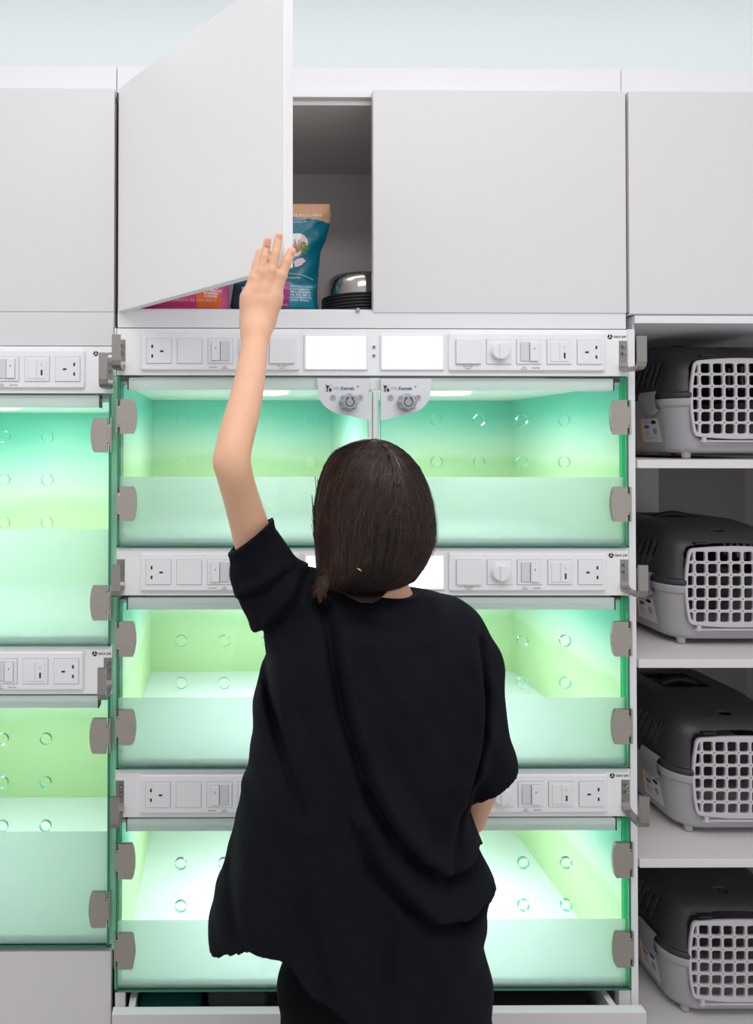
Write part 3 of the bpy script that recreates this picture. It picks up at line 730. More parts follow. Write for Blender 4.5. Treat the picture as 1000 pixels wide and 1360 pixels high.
place(-.004, .012, SH[3], 'lowest grey and charcoal pet carrier, beside the open drawer')

# ---------------- food bags and bowls in the open cabinet
zi0 = W(470, 408.5).z
def bag(x0, x1, y, z0, H, T, edge_r, edge_l, paint, prints, label, name):
    nx, nz = 90, 130; b = B(); rs = random.Random(3)
    def half(u, v): return T*.5*(max(0., 1-abs(2*u-1)**3))**.6*(1-v**2.2)**.6*(.35+.65*min(1, v*8)**.5 if v < .12 else 1)
    def wr(x, z): return .0016*math.sin(70*x+45*z+2*math.sin(60*z))+.0012*math.sin(130*(x-z))+.002*math.sin(38*z-50*x)
    def ext(v): return x0+edge_l(v), x1+edge_r(v)
    def pos(u, v, s):
        a, e = ext(v); x = a+(e-a)*u; hh = half(u, v)
        k = min(1, hh/.012)
        return (x, y+T*.5+s*hh+(wr(x, z0+H*v)*k if s < 0 else 0), z0+H*v)
    for s in (-1, 1):
        vs = [pos(i/nx, j/nz, s) for j in range(nz+1) for i in range(nx+1)]
        fs = {}
        for j in range(nz):
            for i in range(nx):
                m = paint((i+.5)/nx, (j+.5)/nz) if s < 0 else paint(2, (j+.5)/nz)
                q = [j*(nx+1)+i, j*(nx+1)+i+1, (j+1)*(nx+1)+i+1, (j+1)*(nx+1)+i]
                fs.setdefault(m, []).append(q if s < 0 else q[::-1])
        o = len(b.v); b.v += vs
        for m, l in fs.items():
            k = b.mi(m)
            for q in l: b.f.append([r+o for r in q]); b.m.append(k); b.smooth.append(True)
    bot = [pos(i/nx, 0, -1) for i in range(nx+1)]+[pos(i/nx, 0, 1) for i in range(nx, -1, -1)]
    b.add(bot, [list(range(len(bot)))[::-1]], paint(2, .01))
    t = thing(name, ((x0+x1)/2, y+T*.5, z0), label, 'bag of pet food')
    b.build('pouch', t)
    pb = B()
    def surf(x, z):
        v = (z-z0)/H; a, e = ext(min(max(v,0),1)); u = min(max((x-a)/(e-a), 0.001), .999)
        return pos(u, min(max(v,0),1), -1)[1]-.0008
    prints(pb, surf)
    pb.build('printed_lettering', t)
    return t
YB = .075
def bx(q): return W(q, 380, YB).x
def bz(q): return W(400, q, YB).z
zb0 = zi0
Ht = (bz(270)-zb0)*1.05
er = interp([0,.06,.13,.3,.45,.58,.68,.8,.9,1.0], [bx(q)-bx(425) for q in (420,427,424,425,427,429,436,441,443,441)])
def paint_teal(u, v):
    if u > 1: return 'teal' if v < .84 else 'kraft'
    if v > .845+.03*math.sin(u*4)-.02*(1-u): return 'kraft'
    if v < .01+.05: return 'tealo' if u < .09 else 'teal'
    if v < .27:
        if u < .13: return 'tealo'
        if u < .66: return 'mag'
        if u < .93 and v < .265: return 'tealb'
    if (u-.62)**2/.035+(v-.60)**2/.012 < 1:
        return 'blush' if u > .70 else 'white'
    return 'teal'
def prints_teal(b, s):
    b.text('VE RICICLABILE', bx(391), bz(283), 0, .0088, 'white', fn=s)
    b.text('SACCHETTO', bx(391), bz(288.5), 0, .0045, 'white', fn=s)
    b.text('DA RICICLARE', bx(390.5), bz(292), 0, .0045, 'white', fn=s)
    for i, l in enumerate(('CONTIENE TUTTO', 'IL NUTRIMENTO', 'PER IL BENESSERE', 'DEL TUO AMICO', 'RICCO DI GUSTO', 'SENZA CEREALI')): b.text(l, bx(385.5), bz(381+i*3.7), 0, .0058, 'white', fn=s, off=.0001)
    b.text('STERILISED', bx(321), bz(384), 0, .0100, 'white', fn=s, off=.0003)
    b.text('ADULT', bx(322), bz(391), 0, .0075, 'blush', fn=s); b.text('2 KG', bx(324), bz(398), 0, .0075, 'blush', fn=s)
    b.text('ALIMENTO COMPLETO E EQUILIBRATO', bx(320), bz(405), 0, .0056, 'white', fn=s)
    b.text('CON SALMONE', bx(377), bz(369.5), 0, .005, 'white', fn=s)
    for k in range(14):
        x = 384+k*2.4; b.tube([(bx(x), s(bx(x), bz(363+.02*k*k*1.6)), bz(363+.02*k*k*1.6)), (bx(x+2.4), s(bx(x+2.4), bz(363+.02*(k+1)**2*1.6)), bz(363+.02*(k+1)**2*1.6))], .0007, 'white', 4)
    for k in range(7):
        aa = math.radians(35+k*22); x0_, z0_ = bx(395), bz(333); L_ = .026
        x1_, z1_ = x0_+L_*math.cos(aa), z0_+L_*math.sin(aa); b.tube([(x0_, s(x0_, z0_)-.001, z0_), (x1_, s(x1_, z1_)-.001, z1_)], .0013, 'tan', 5)
    rr = random.Random(5)
    for k in range(46):
        x = bx(404+rr.gauss(0, 2.4)); z = bz(328+rr.gauss(0, 3)); r = .0022
        b.add([(x+r*math.cos(q*PI/3+k), s(x, z)-.0012, z+r*.7*math.sin(q*PI/3+k)) for q in range(6)], [list(range(6))], 'leaf')
    b.add([(bx(397)+.0125*math.cos(q*PI/10)*(1+.15*math.cos(3*q)), s(bx(397), bz(348))-.0015, bz(348)+.0085*math.sin(q*PI/10)+.35*.0125*math.cos(q*PI/10)) for q in range(20)], [list(range(20))], 'blush')
bag(bx(308), bx(425), YB, zb0, Ht, .085, er, interp([0,.1,1],[0,-.003,.03]), paint_teal, prints_teal, 'teal pet food pouch with a brown paper top in the open cabinet', 'food_bag')
def paint_pink(u, v):
    if v < .015: return 'mag'
    if .62 < u < .90 and .055 < v < .20: return 'orng'
    if u < .62 and .055 < v < .16: return 'pinkd'
    if v > .85: return 'kraft'
    return 'pink'
def prints_pink(b, s):
    b.text('ALIMENTO COMPLETO PER CANI ADULTI', bx(205), bz(401.5), 0, .0070, 'white', fn=s)
    for i, l in enumerate(('CONTIENE', 'RISO E VERDURE', 'BENESSERE', 'E VIGORE')): b.text(l, bx(280), bz(384+i*4), 0, .0062, 'white', 'CENTER', fn=s, off=.0002)
bag(bx(191), bx(303.5), YB-.01, zb0, Ht*.96, .09, interp([0,.1,1],[0,.002,-.004]), interp([0,.1,1],[0,-.002,.01]), paint_pink, prints_pink, 'pink pet food pouch mostly hidden under the open cabinet door', 'food_bag')
pb = W(480, 400, .16); rb = .088
t0 = None
for k in range(6):
    z = zb0+k*.0068
    t = thing('dog_bowl', (pb.x, .155, z), 'black rimmed bowl nested under the shiny bowl beside the teal pouch', 'bowl', 'bowls stacked upside down in the open cabinet') if k == 0 else None
    if k == 0:
        B().lathe(pb.x, .155, [(rb-.006, z+.006), (rb-.012, z+.046), (rb-.020, z+.049), (.0001, z+.049), (.0001, z+.0475), (rb-.021, z+.0475), (rb-.0135, z+.045), (rb-.0075, z+.005)], 'bowl').build('bowl_body', t)
        B().lathe(pb.x, .155, [(rb-.009, z+.0003), (rb, z+.0003), (rb+.0012, z+.0018), (rb+.0012, z+.0045), (rb, z+.0062), (rb-.006, z+.0062), (rb-.009, z+.0003)], 'rubber').build('rubber_rim', t)
        t0 = t
    else: copytree(t0, (0, 0, k*.0068))
z = zb0+6*.0068
t = thing('dog_bowl', (pb.x, .155, z), 'shiny stainless steel bowl upside down on top of the black rimmed bowls', 'bowl')
B().lathe(pb.x, .155, [(rb-.004, z+.0035), (rb-.0045, z+.016), (rb-.008, z+.036), (rb-.013, z+.046), (rb-.021, z+.052), (rb-.03, z+.054), (.0001, z+.054), (.0001, z+.0525), (rb-.03, z+.0525), (rb-.022, z+.0505), (rb-.0145, z+.045), (rb-.0095, z+.035), (rb-.0060, z+.016), (rb-.0055, z+.0035)], 'bowl', 64).build('bowl_body', t)
B().lathe(pb.x, .155, [(rb-.008, z+.0003), (rb, z+.0003), (rb+.001, z+.002), (rb, z+.0045), (rb-.004, z+.005), (rb-.008, z+.0003)], 'rubber').build('rubber_rim', t)

# ================================================================== person
YP = -.42
person = thing('person', (W(505, 1300, YP).x, YP, 0), 'person with dark hair in a black tunic reaching up to push the cabinet door', 'person')
def Q(x, y, Y=YP): return tuple(W(x, y, Y))
f = Field(axis(-.04, .44, .004, (-.03, .10, .002)), axis(-.60, -.16, .004, (-.46, -.35, .002)), axis(0, 1.92, .005, (1.66, 1.90, .002)))
sx = W(508, 1300, YP).x
# trunk and legs
f.ell((.225, -.42, .92), (.120, .088, .12), .03); f.ell((.225, -.415, 1.08), (.095, .075, .14), .04); f.ell((.228, -.415, 1.21), (.118, .088, .12), .05)
f.cone((.125, -.41, 1.285), (.325, -.415, 1.262), .038, .040, .03)
f.cone((.222, -.405, 1.29), (.216, -.40, 1.38), .050, .046, .03)
for s in (-1, 1):
    x = .226+s*.066
    f.cone((x, -.42, .90), (x+s*.006, -.425, .48), .064, .050, .03); f.cone((x+s*.006, -.425, .48), (x+s*.008, -.44, .09), .048, .033, .012)
    f.ell((x+s*.007, -.447, .33), (.046, .050, .10), .015)
    f.cone((x+s*.008, -.445, .045), (x+s*.02, -.30, .026), .034, .028, .015)
# head with a face turned towards the cabinets
hc = np.array(Q(498, 688, -.395)); f.ell(hc+(0, -.005, .018), (.074, .090, .088), .01); f.ell(hc+(0, .032, -.045), (.056, .058, .068), .02)
f.cone(hc+(0, .095, .012), hc+(0, .108, -.020), .007, .012, .008); f.ell(hc+(0, .092, -.052), (.024, .010, .009), .006); f.ell(hc+(0, .088, -.088), (.018, .014, .014), .012)
for s in (-1, 1):
    f.ell(hc+(s*.030, .078, .012), (.018, .014, .010), .006); f.ell(hc+(s*.040, .066, -.025), (.022, .020, .022), .015)
    f.ell(hc+(s*.076, .005, -.008), (.009, .018, .030), .004)
# raised left arm
shl = np.array((.118, -.405, 1.285)); el = np.array(W(309, 612, -.53)); wr_ = np.array(W(339.5, 442, -.435)); 
AP = [(shl+(-.008,0,.02), .036)]+[(np.array(W(x, y, Y_)), r) for x, y, Y_, r in ((347,742,-.455,.030),(331,697,-.475,.0268),(318.5,655,-.505,.0243),(311,628,-.525,.0243),(308.5,607,-.532,.0238),(314.5,576,-.518,.0243),(324,541,-.500,.0230),(332,502,-.478,.0212),(337.5,465,-.452,.0198),(340,440,-.437,.0192))]
A4 = np.array([list(p)+[r] for p, r in AP]); A4 = np.vstack([A4[0], A4, A4[-1]]); AS = []
for i in range(1, len(A4)-2):
    for u in np.linspace(0, 1, 5, endpoint=False):
        a_, b_, c_, d_ = A4[i-1:i+3]; AS.append(.5*(2*b_+(c_-a_)*u+(2*a_-5*b_+4*c_-d_)*u*u+(3*b_-a_-3*c_+d_)*u**3))
AS = np.array(AS+[A4[-1]])
for _ in range(3): AS[1:-1] = (AS[:-2]+2*AS[1:-1]+AS[2:])/4
for i in range(len(AS)-1): f.cone(AS[i][:3], AS[i+1][:3], AS[i][3], AS[i+1][3], .0012)
f.ell(np.array(W(293, 612, -.532)), (.009, .012, .013), .010)
wr_ = AP[-1][0]
# hand
HY = -.430
pk = [np.array(W(x, y, HY)) for x, y in ((328, 394), (339, 386), (354, 385), (366, 393))]
wa, wb = np.array(W(330, 428, HY+.002)), np.array(W(350, 428, HY+.002))
for i, k_ in enumerate(pk):
    w_ = wa+(wb-wa)*i/3
    f.cone(w_, k_, .0125, .0098, .010)
f.cone(pk[0]+(.004,.003,-.01), pk[3]+(-.002,.003,-.008), .0105, .0105, .012)
f.cone(wr_, (wa+wb)/2, .0182, .0170, .015)
f.ell(np.array(W(357, 415, HY+.006)), (.011, .013, .024), .012)
fing = [
 ([(328,394),(336,370),(340.5,351),(345,334.5)], (.0082,.0066,.0058,.0050), (0,.001,.004,.006)),
 ([(339,386),(347,362),(351.5,341),(355.5,319.5)], (.0088,.0070,.0064,.0054), (0,-.001,0,.003)),
 ([(354,385),(361,360),(366,337),(370.5,313.5)], (.0092,.0074,.0068,.0056), (0,-.003,-.003,0)),
 ([(366,393),(374,366),(381,348),(387.3,334)], (.0090,.0076,.0072,.0066), (0,-.002,-.002,.002)),
]
for pts, rs, dy in fing:
    P3 = [np.array(W(x, y, HY-.001+d)) for (x, y), d in zip(pts, dy)]
    f.cone(P3[0], P3[1], rs[0], rs[1], .005); f.cone(P3[1], P3[2], rs[1], rs[2], .0016); f.cone(P3[2], P3[3], rs[2], rs[3], .0016)
    f.ell(P3[1], (rs[1]*1.08,)*3, .003)
th_ = [np.array(W(352, 424, HY+.012)), np.array(W(364, 405, HY+.028)), np.array(W(367, 392, HY+.045)), np.array(W(366, 380, HY+.058))]
f.chain(th_, (.013, .0105, .0088, .0072), .010)
# right arm, forearm bent forward
shr = np.array((.333, -.415, 1.255)); er_ = np.array(W(640, 1030, -.43)); wr2 = np.array(W(592, 1125, -.31)); fm = np.array(W(622, 1082, -.375)); 
f.cone(shr, er_, .040, .029, .03); f.cone(er_, fm, .029, .0262, .006); f.cone(fm, wr2, .0262, .019, .004)
hd = np.array(W(570, 1140, -.26)); f.cone(wr2, hd, .019, .020, .01)
for i in range(4):
    a0 = hd+np.array((-.022+.014*i, .02, .006*(i-1.5)*.2)); a1 = a0+np.array((-.012+.003*i, .035, -.012)); a2 = a1+np.array((-.006, .018-.004*abs(i-1.5), -.022))
    f.cone(hd+np.array((-.016+.011*i, 0, 0)), a0, .011, .0088, .006); f.cone(a0, a1, .0085, .0072, .0015); f.cone(a1, a2, .0072, .0058, .0015)
f.chain([hd+np.array((-.02,-.01,.0)), hd+np.array((-.038,.012,-.004)), hd+np.array((-.046,.036,-.012))], (.012,.0095,.0075), .008)
body = f.mesh('skin')
bo = body.build('body', person)
# nails
b = B()
for (x, y), (x0, y0), r in (((355.3,322.5),(351.5,341),.0040), ((370.3,317),(366,337),.0042), ((386.2,338.5),(381,348),.0042)):
    c0 = Vector(W(x, y, HY-.0055)); dr = (Vector(W(x, y, HY-.0055))-Vector(W(x0, y0, HY-.0055))).normalized(); sd = Vector((dr.z, 0, -dr.x))
    vs = []; fs = []
    for j in range(5):
        for i in range(5):
            u = (i-2)/2; v = (j-2)/2; uu = u*(1-.25*max(0, v)**2)
            vs.append(c0+sd*uu*r+dr*v*r*1.25+Vector((0, .0016*u*u-.0019, 0)))
    for j in range(4):
        for i in range(4): fs.append([j*5+i, j*5+i+1, (j+1)*5+i+1, (j+1)*5+i])
    b.add(vs, fs, 'nail', True)
b.build('fingernails', person)
b = B()
for s in (-1, 1):
    bm = bmesh.new(); bmesh.ops.create_uvsphere(bm, u_segments=16, v_segments=10, radius=.0115); b.addbm(bm, 'eye', True, Matrix.Translation(hc+(s*.030, .080, .006)))
    bm = bmesh.new(); bmesh.ops.create_uvsphere(bm, u_segments=12, v_segments=8, radius=.006); b.addbm(bm, 'iris', True, Matrix.Translation(hc+(s*.030, .0868, .006)))
b.build('eyes', person)

# tunic
rows = [(779,436,540,.030),(784,425,560,.040),(790,414,572,.050),(799,402,592,.062),(812,388,614,.075),(833,372,632,.090),(860,352,640,.102),(900,346,645,.112),(950,338,647,.118),(1000,330,642,.122),(1030,325,626,.123),(1050,322,616,.124),(1067,318,613,.124),(1085,314,619,.125),(1105,308,627,.125),(1122,302,634,.125),(1148,296,645,.125),(1165,291,642,.125),(1185,287,637,.126),(1240,279,637,.126),(1262,275,642,.126),(1280,272,647,.126),(1310,268,649,.128),(1345,264,653,.130),(1380,260,652,.132)]
zr = np.array([W(500, r[0], YP).z for r in rows]); lx = np.array([W(r[1], r[0], YP).x for r in rows]); rx = np.array([W(r[2], r[0], YP).x for r in rows]); bb = np.array([r[3] for r in rows])
g = Field(axis(-.06, .44, .0032), axis(-.60, -.26, .0032), axis(.70, 1.48, .0032))
X, Y, Z = g.x[:,None,None], g.y[None,:,None], g.z[None,None,:]
o_ = np.argsort(zr); zf_ = g.z
def sm(a):
    v = np.interp(zf_, zr[o_], a[o_]); k = np.array([1,2,3,2,1])/9.; return np.convolve(np.pad(v, 2, 'edge'), k, 'valid')
LXv, RXv, BBv = sm(lx), sm(rx), sm(bb)
cx = ((LXv+RXv)/2)[None,None,:]; ax = ((RXv-LXv)/2)[None,None,:]; by = BBv[None,None,:]
cy = np.interp(zf_, [.7, 1.1, 1.3, 1.4], [-.425, -.42, -.415, -.405])[None,None,:]
# superellipse; vertical drape waves towards the hem
ang = np.arctan2((Y-cy)/by, (X-cx)/ax)
wave = .0035*np.sin(ang*7+1.0+Z*3)*np.clip((1.05-Z)/.35, 0, 1)*np.clip(1.2-np.abs(np.cos(ang)), 0, 1)
q = (np.abs((X-cx)/ax)**2.5+np.abs((Y-cy)/by)**2.5)**(1/2.5)
g.F = ((q-1)*np.minimum(ax, by)*.8+wave).astype(np.float32)
g.F = np.maximum(g.F, (Z-float(W(500, 780, YP).z)).astype(np.float32))
# sleeves
S0, S1, S2 = np.array(W(366, 775, -.44)), np.array(W(331.5, 714, -.472)), np.array(W(325, 678, -.49))
g.cone(shl+(.0, 0, .010), S0, .052, .048, .02); g.cone(S0, S1, .047, .0392, .004); g.cone(S1, S2, .0392, .0392, .002)
g.cone(np.array(W(327, 768, -.45)), np.array(W(372, 850, -.43)), .020, .026, .03)
g.cone(np.array(W(590, 832, -.415)), np.array(W(618, 880, -.42)), .044, .046, .03); g.cone(np.array(W(618, 880, -.42)), np.array(W(645, 1010, -.43)), .046, .041, .02)
g.cone(np.array(W(645, 1010, -.43)), np.array(W(652, 1060, -.43)), .041, .038, .01)
g.cone(np.array(W(398, 788, -.43)), np.array(W(430, 790, -.42)), .034, .034, .02); g.cone(np.array(W(575, 818, -.41)), np.array(W(605, 842, -.41)), .026, .034, .02)
# folds on the back: grooves along measured lines, with a soft ridge to one side
def fold(pts, depth, w, ridge=.6, side=1, ybk=-.40):
    P = [W(x, y, -.5) for x, y in pts]; x2 = g.x[:,None]; z2 = g.z[None,:]
    best = np.full((len(g.x), len(g.z)), 9.); sg = np.zeros_like(best); tt = np.zeros_like(best); n = len(P)-1
    for i in range(n):
        ax_, az_, dx_, dz_ = P[i].x, P[i].z, P[i+1].x-P[i].x, P[i+1].z-P[i].z
        t = np.clip(((x2-ax_)*dx_+(z2-az_)*dz_)/(dx_*dx_+dz_*dz_), 0, 1)
        d = np.hypot(x2-ax_-t*dx_, z2-az_-t*dz_); s_2 = np.sign(dx_*(z2-az_)-dz_*(x2-ax_))
        u = d < best; best = np.where(u, d, best); sg = np.where(u, s_2, sg); tt = np.where(u, (i+t)/n, tt)
    sd = best*sg*side; env = np.sin(PI*np.clip(.06+.88*tt, 0, 1))**.5
    hgt = 1.3*(-np.exp(-(sd/(w*.45))**2)+ridge*np.exp(-((sd-w)/(w*.8))**2))*depth*env
    msk = np.clip((-.38-g.y)/.04, 0, 1)
    g.F[...] = g.F-(hgt[:,None,:]*msk[None,:,None]).astype(np.float32)
fold([(430,800),(440,840),(443,880),(452,935),(470,995),(486,1045),(512,1095)], .012, .016, .9, 1)
fold([(470,1090),(490,1135),(522,1168),(562,1208),(612,1218),(640,1205)], .013, .02, .8, 1)
fold([(486,1040),(510,1085),(545,1132),(588,1156),(642,1148)], .013, .02, .8, 1)
fold([(640,1010),(622,1060),(602,1115),(588,1152)], .006, .016, .7, -1)
fold([(350,850),(353,900),(362,950),(378,1005),(400,1070)], .009, .018, .7, 1)
fold([(345,862),(372,830),(398,798),(410,772)], .008, .013, .8, 1)
fold([(326,800),(345,790),(380,765)], .007, .011, .8, 1)
fold([(648,860),(652,930),(644,985),(624,1050)], .010, .014, .7, -1)
fold([(395,1120),(400,1200),(430,1290),(450,1345)], .005, .03, .6, 1)
fold([(505,1170),(508,1250),(500,1320)], .004, .02, .6, 1)
fold([(310,1090),(305,1180),(312,1250)], .006, .02, .5, 1)
fold([(430,812),(500,832),(570,826),(612,806)], .005, .02, .6, -1)
rngf = np.random.default_rng(2)
nz2 = sum(a*np.sin(kx*g.x[:,None]+kz*g.z[None,:]+ph) for a, kx, kz, ph in [(.0012, 60, 25, 1), (.001, -35, 48, 2), (.0008, 95, -40, .3), (.0006, 140, 90, 4)])
g.F = g.F-(nz2[:,None,:]).astype(np.float32)
# hem, neckline, cuffs
HM = ((255,1259,-.44),(275,1262,-.445),(285,1266,-.462),(300,1270,-.490),(330,1270,-.525),(352,1276,-.535),(374,1284,-.54),(402,1315,-.53),(432,1346,-.54),(470,1364,-.54),(560,1370,-.54),(640,1352,-.48),(660,1338,-.44))
hem = interp([W(x, y, YP).x for x, y, q_ in HM], [W(x, y, q_).z for x, y, q_ in HM])
hz = hem(g.x)[:,None,None]
inside_arm = (X > .348) & (Z < float(W(600, 1010, YP).z))
g.F = np.maximum(g.F, (hz-Z).astype(np.float32))
cavity = np.maximum((q-1)*np.minimum(ax, by)*.8+.018, Z-(hz+.10)); g.F = np.maximum(g.F, (-cavity).astype(np.float32))
def plane_cut(p, n, lo, hi):
    sl, x_, y_, z_ = g.sub(lo, hi, 0); n = np.array(n, float); n /= np.linalg.norm(n)
    d = (x_-p[0])*n[0]+(y_-p[1])*n[1]+(z_-p[2])*n[2]; g.F[sl] = np.maximum(g.F[sl], d)
pc = np.array(W(331, 712, -.47)); a_ = np.array(W(303, 736, -.47)); c_ = np.array(W(359, 689, -.47)); dv = c_-a_
plane_cut(pc, (-dv[2]*1.0, 0, dv[0]), (-.06, -.6, float(W(300, 760, -.47).z)), (.095, -.3, 1.5))
def armhole(p0, p1, r):
    p0 = np.array(p0); p1 = np.array(p1); d = p1-p0; L2 = d@d
    t = np.clip(((X-p0[0])*d[0]+(Y-p0[1])*d[1]+(Z-p0[2])*d[2])/L2, 0, 1)
    dd = np.sqrt((X-p0[0]-t*d[0])**2+(Y-p0[1]-t*d[1])**2+(Z-p0[2]-t*d[2])**2)-r
    g.F = np.maximum(g.F, -dd).astype(np.float32)
armhole(S1+(S0-S1)*.35+(-.003,0,-.001), S2+(S2-S1)+(-.004,0,0), .0305)
a_ = np.array(W(618, 1064, -.43)); c_ = np.array(W(688, 1012, -.43)); dv = c_-a_
sl_lo = (float(W(616, 1000, -.43).x), -.50, float(W(650, 1120, -.43).z)); 
# cut the sleeve below its hem (only outside the torso)
tor = (q-1)*np.minimum(ax, by)*.8-.004
n_ = np.array((dv[2], 0, -dv[0])); n_ /= np.linalg.norm(n_)
d = (X-a_[0])*n_[0]+(Z-a_[2])*n_[2]; reg = (X > sl_lo[0]) & (Z < float(W(650, 990, -.43).z))
cutv = np.minimum(d, tor); g.F = np.where(reg, np.maximum(g.F, cutv), g.F).astype(np.float32)
ah0 = np.array(W(648, 1008, -.43)); ah1 = np.array(W(646, 1075, -.42)); dd_ = ah1-ah0; t_ = np.clip(((X-ah0[0])*dd_[0]+(Y-ah0[1])*dd_[1]+(Z-ah0[2])*dd_[2])/(dd_@dd_), 0, 1)
hole = np.sqrt((X-ah0[0]-t_*dd_[0])**2+(Y-ah0[1]-t_*dd_[1])**2+(Z-ah0[2]-t_*dd_[2])**2)-.0345
g.F = np.maximum(g.F, -np.where(X > .355, hole, 9)).astype(np.float32)
# neckline scoop round the neck
nk = np.array(Q(522, 777, -.42)); ne = (np.sqrt(((X-nk[0])/.056)**2+((Y-nk[1])/.075)**2+((Z-nk[2]-.010)/.026)**2)-1)*.026
g.F = np.maximum(g.F, -ne).astype(np.float32)
tn = g.mesh('cloth').build('tunic', person)

# trousers
h_ = Field(axis(.04, .43, .004), axis(-.56, -.28, .004), axis(.05, 1.02, .005))
h_.ell((.226, -.42, .84), (.130, .098, .11), .03)
for s in (-1, 1):
    x = .230+s*.076
    h_.cone((x, -.42, .76), (x+s*.004, -.425, .48), .074 if s > 0 else .079, .072, .03); h_.cone((x+s*.004, -.425, .48), (x+s*.006, -.44, .12), .072, .066, .02)
Xh, Yh, Zh = h_.x[:,None,None], h_.y[None,:,None], h_.z[None,None,:]
h_.F = h_.F-(.002*np.sin(40*Zh+30*Xh)+.0015*np.sin(90*Zh-50*Xh)).astype(np.float32)
h_.F = np.maximum(h_.F, (.10-Zh)).astype(np.float32)
h_.mesh('trous').build('trousers', person)
s_f = Field(axis(.08, .40, .004), axis(-.52, -.22, .004), axis(-.004, .12, .004))
for s in (-1, 1):
    x = .235+s*.080
    s_f.cone((x, -.452, .045), (x+s*.012, -.29, .034), .040, .036, .02); s_f.cone((x, -.452, .06), (x, -.45, .085), .038, .038, .01)
s_f.F = np.maximum(s_f.F, (.001-s_f.z)[None,None,:]).astype(np.float32)
s_f.mesh('shoe').build('shoes', person)

# hair: volume plus many individual strands sweeping from the parting to a low tie
hr = [(583,482,500,.020),(587,466,513,.045),(594,452,527,.060),(605,442,540,.072),(620,433,552,.083),(640,426,561,.091),(665,421,568,.096),(695,419,571,.097),(715,420,570,.093),(733,421,563,.086),(748,421,553,.076),(763,421,541,.062),(771,424,524,.046),(777,438,505,.026),(780,455,485,.008)]
HYc = -.405
hzv = np.array([W(497, r[0], HYc).z for r in hr]); hl = np.array([W(r[1], r[0], HYc).x for r in hr]); hrr = np.array([W(r[2], r[0], HYc).x for r in hr]); hb_ = np.array([r[3] for r in hr])
oz = np.argsort(hzv); zmax, zmin = hzv.max(), hzv.min()
cyv = np.interp(hzv[oz], [zmin, zmin+.06, zmax], [-.445, -.415, -.400])
def hs(phi, v, off=0.):
    """surface point: phi 0 faces the camera, v from crown to nape"""
    z = zmax-(zmax-zmin)*(1-np.cos(np.clip(v, 0, 1)*PI/2*1.0))**1.0 if False else zmax-(zmax-zmin)*np.sin(np.clip(v,0,1)*PI/2)**1.75
    l = np.interp(z, hzv[oz], hl[oz]); r = np.interp(z, hzv[oz], hrr[oz]); b_ = np.interp(z, hzv[oz], hb_[oz]); c0 = (l+r)/2; a0 = (r-l)/2
    cyy = np.interp(z, hzv[oz], cyv)
    return np.stack([c0+(a0+off)*np.sin(phi), cyy-(b_+off)*np.cos(phi), z+off*np.clip(1-3*v, 0, 1)*.2], -1)
nph, nv = 96, 60; ph = np.linspace(-PI, PI, nph, endpoint=False); vv = np.linspace(0, 1, nv)
PH, VV = np.meshgrid(ph, vv, indexing='ij')
# leave the face free: front of the volume is pulled back into the head
S = hs(PH, VV, -.002); fr = np.clip((np.abs(PH)-2.0)/.5, 0, 1)*np.clip((VV-.35)/.15, 0, 1)
S[...,1] -= fr*.075
b = B(); fs = []
for i in range(nph):
    j = (i+1) % nph
    for k in range(nv-1): fs.append([i*nv+k, i*nv+k+1, j*nv+k+1, j*nv+k])
fs.append([i*nv+nv-1 for i in range(nph)][::-1])
b.add(S.reshape(-1, 3).tolist(), fs, 'hairb', True)
N = 7600; seg = 20; t_ = np.linspace(0, 1, seg)
part0 = .16
side = np.where(rng.random(N) < .52, -1, 1)
phe = rng.uniform(.02, 2.15, N)*side
v0 = rng.uniform(.0, .40, N)
pphi = .35
ph0 = pphi+side*rng.uniform(.05, .14, N)
tie = np.array(W(477, 757, -.497))
allv = []; allf = []; tone = []
base_t = rng.beta(2, 5, N)
for i in range(N):
    short = abs(phe[i]) < 1.5
    e = 1-(1-t_)**rng.uniform(2.2, 11)
    phc = ph0[i]+(phe[i]-ph0[i])*np.clip(e*1.05, 0, 1)
    if rng.random() < .12: v_s = rng.uniform(.45, .75); phc = np.full(seg, phe[i])+.05*np.sin(3*t_)
    else: v_s = v0[i]
    ve = rng.uniform(.86, 1.0); v = v_s+(ve-v_s)*t_
    lay = rng.uniform(-.001, .0035)
    wv = .02*np.sin(t_*rng.uniform(2, 6)+rng.uniform(0, 6))
    p_ = hs(phc+wv, v, lay)
    # last part gathers to the tie
    if abs(phe[i]) < 1.7:
        g_ = np.clip((t_-.68)/.32, 0, 1)**2*.55
        tg = tie+np.array((rng.normal(0, .018)-.01, rng.normal(0, .004)+.012, rng.normal(0, .010)-.004)); p_ = p_*(1-g_[:,None])+tg*g_[:,None]
        p_[:,1] -= .012*np.sin(PI*g_/.55)
    r = rng.uniform(.00035, .0007)
    nrm = np.stack([np.sin(phc), -np.cos(phc), np.zeros(seg)], -1); sd = np.stack([np.cos(phc), np.sin(phc), np.zeros(seg)], -1)
    rad = (r*(1-.6*t_))[:,None]
    o = len(allv)
    for k, (u, w) in enumerate(((1,0),(-.5,.87),(-.5,-.87))): pass
    ring = np.stack([p_+nrm*rad, p_-nrm*rad*.5+sd*rad*.87, p_-nrm*rad*.5-sd*rad*.87], 1).reshape(-1, 3)
    allv.append(ring); tone.append(np.full(seg*3, min(1, max(0, base_t[i]+.25*(phe[i]<-.5)*rng.random()))))
off = 0; F_ = []
for k in range(seg-1):
    for j in range(3): F_.append((k*3+j, (k+1)*3+j, (k+1)*3+(j+1)%3, k*3+(j+1)%3))
F_ = np.array(F_)
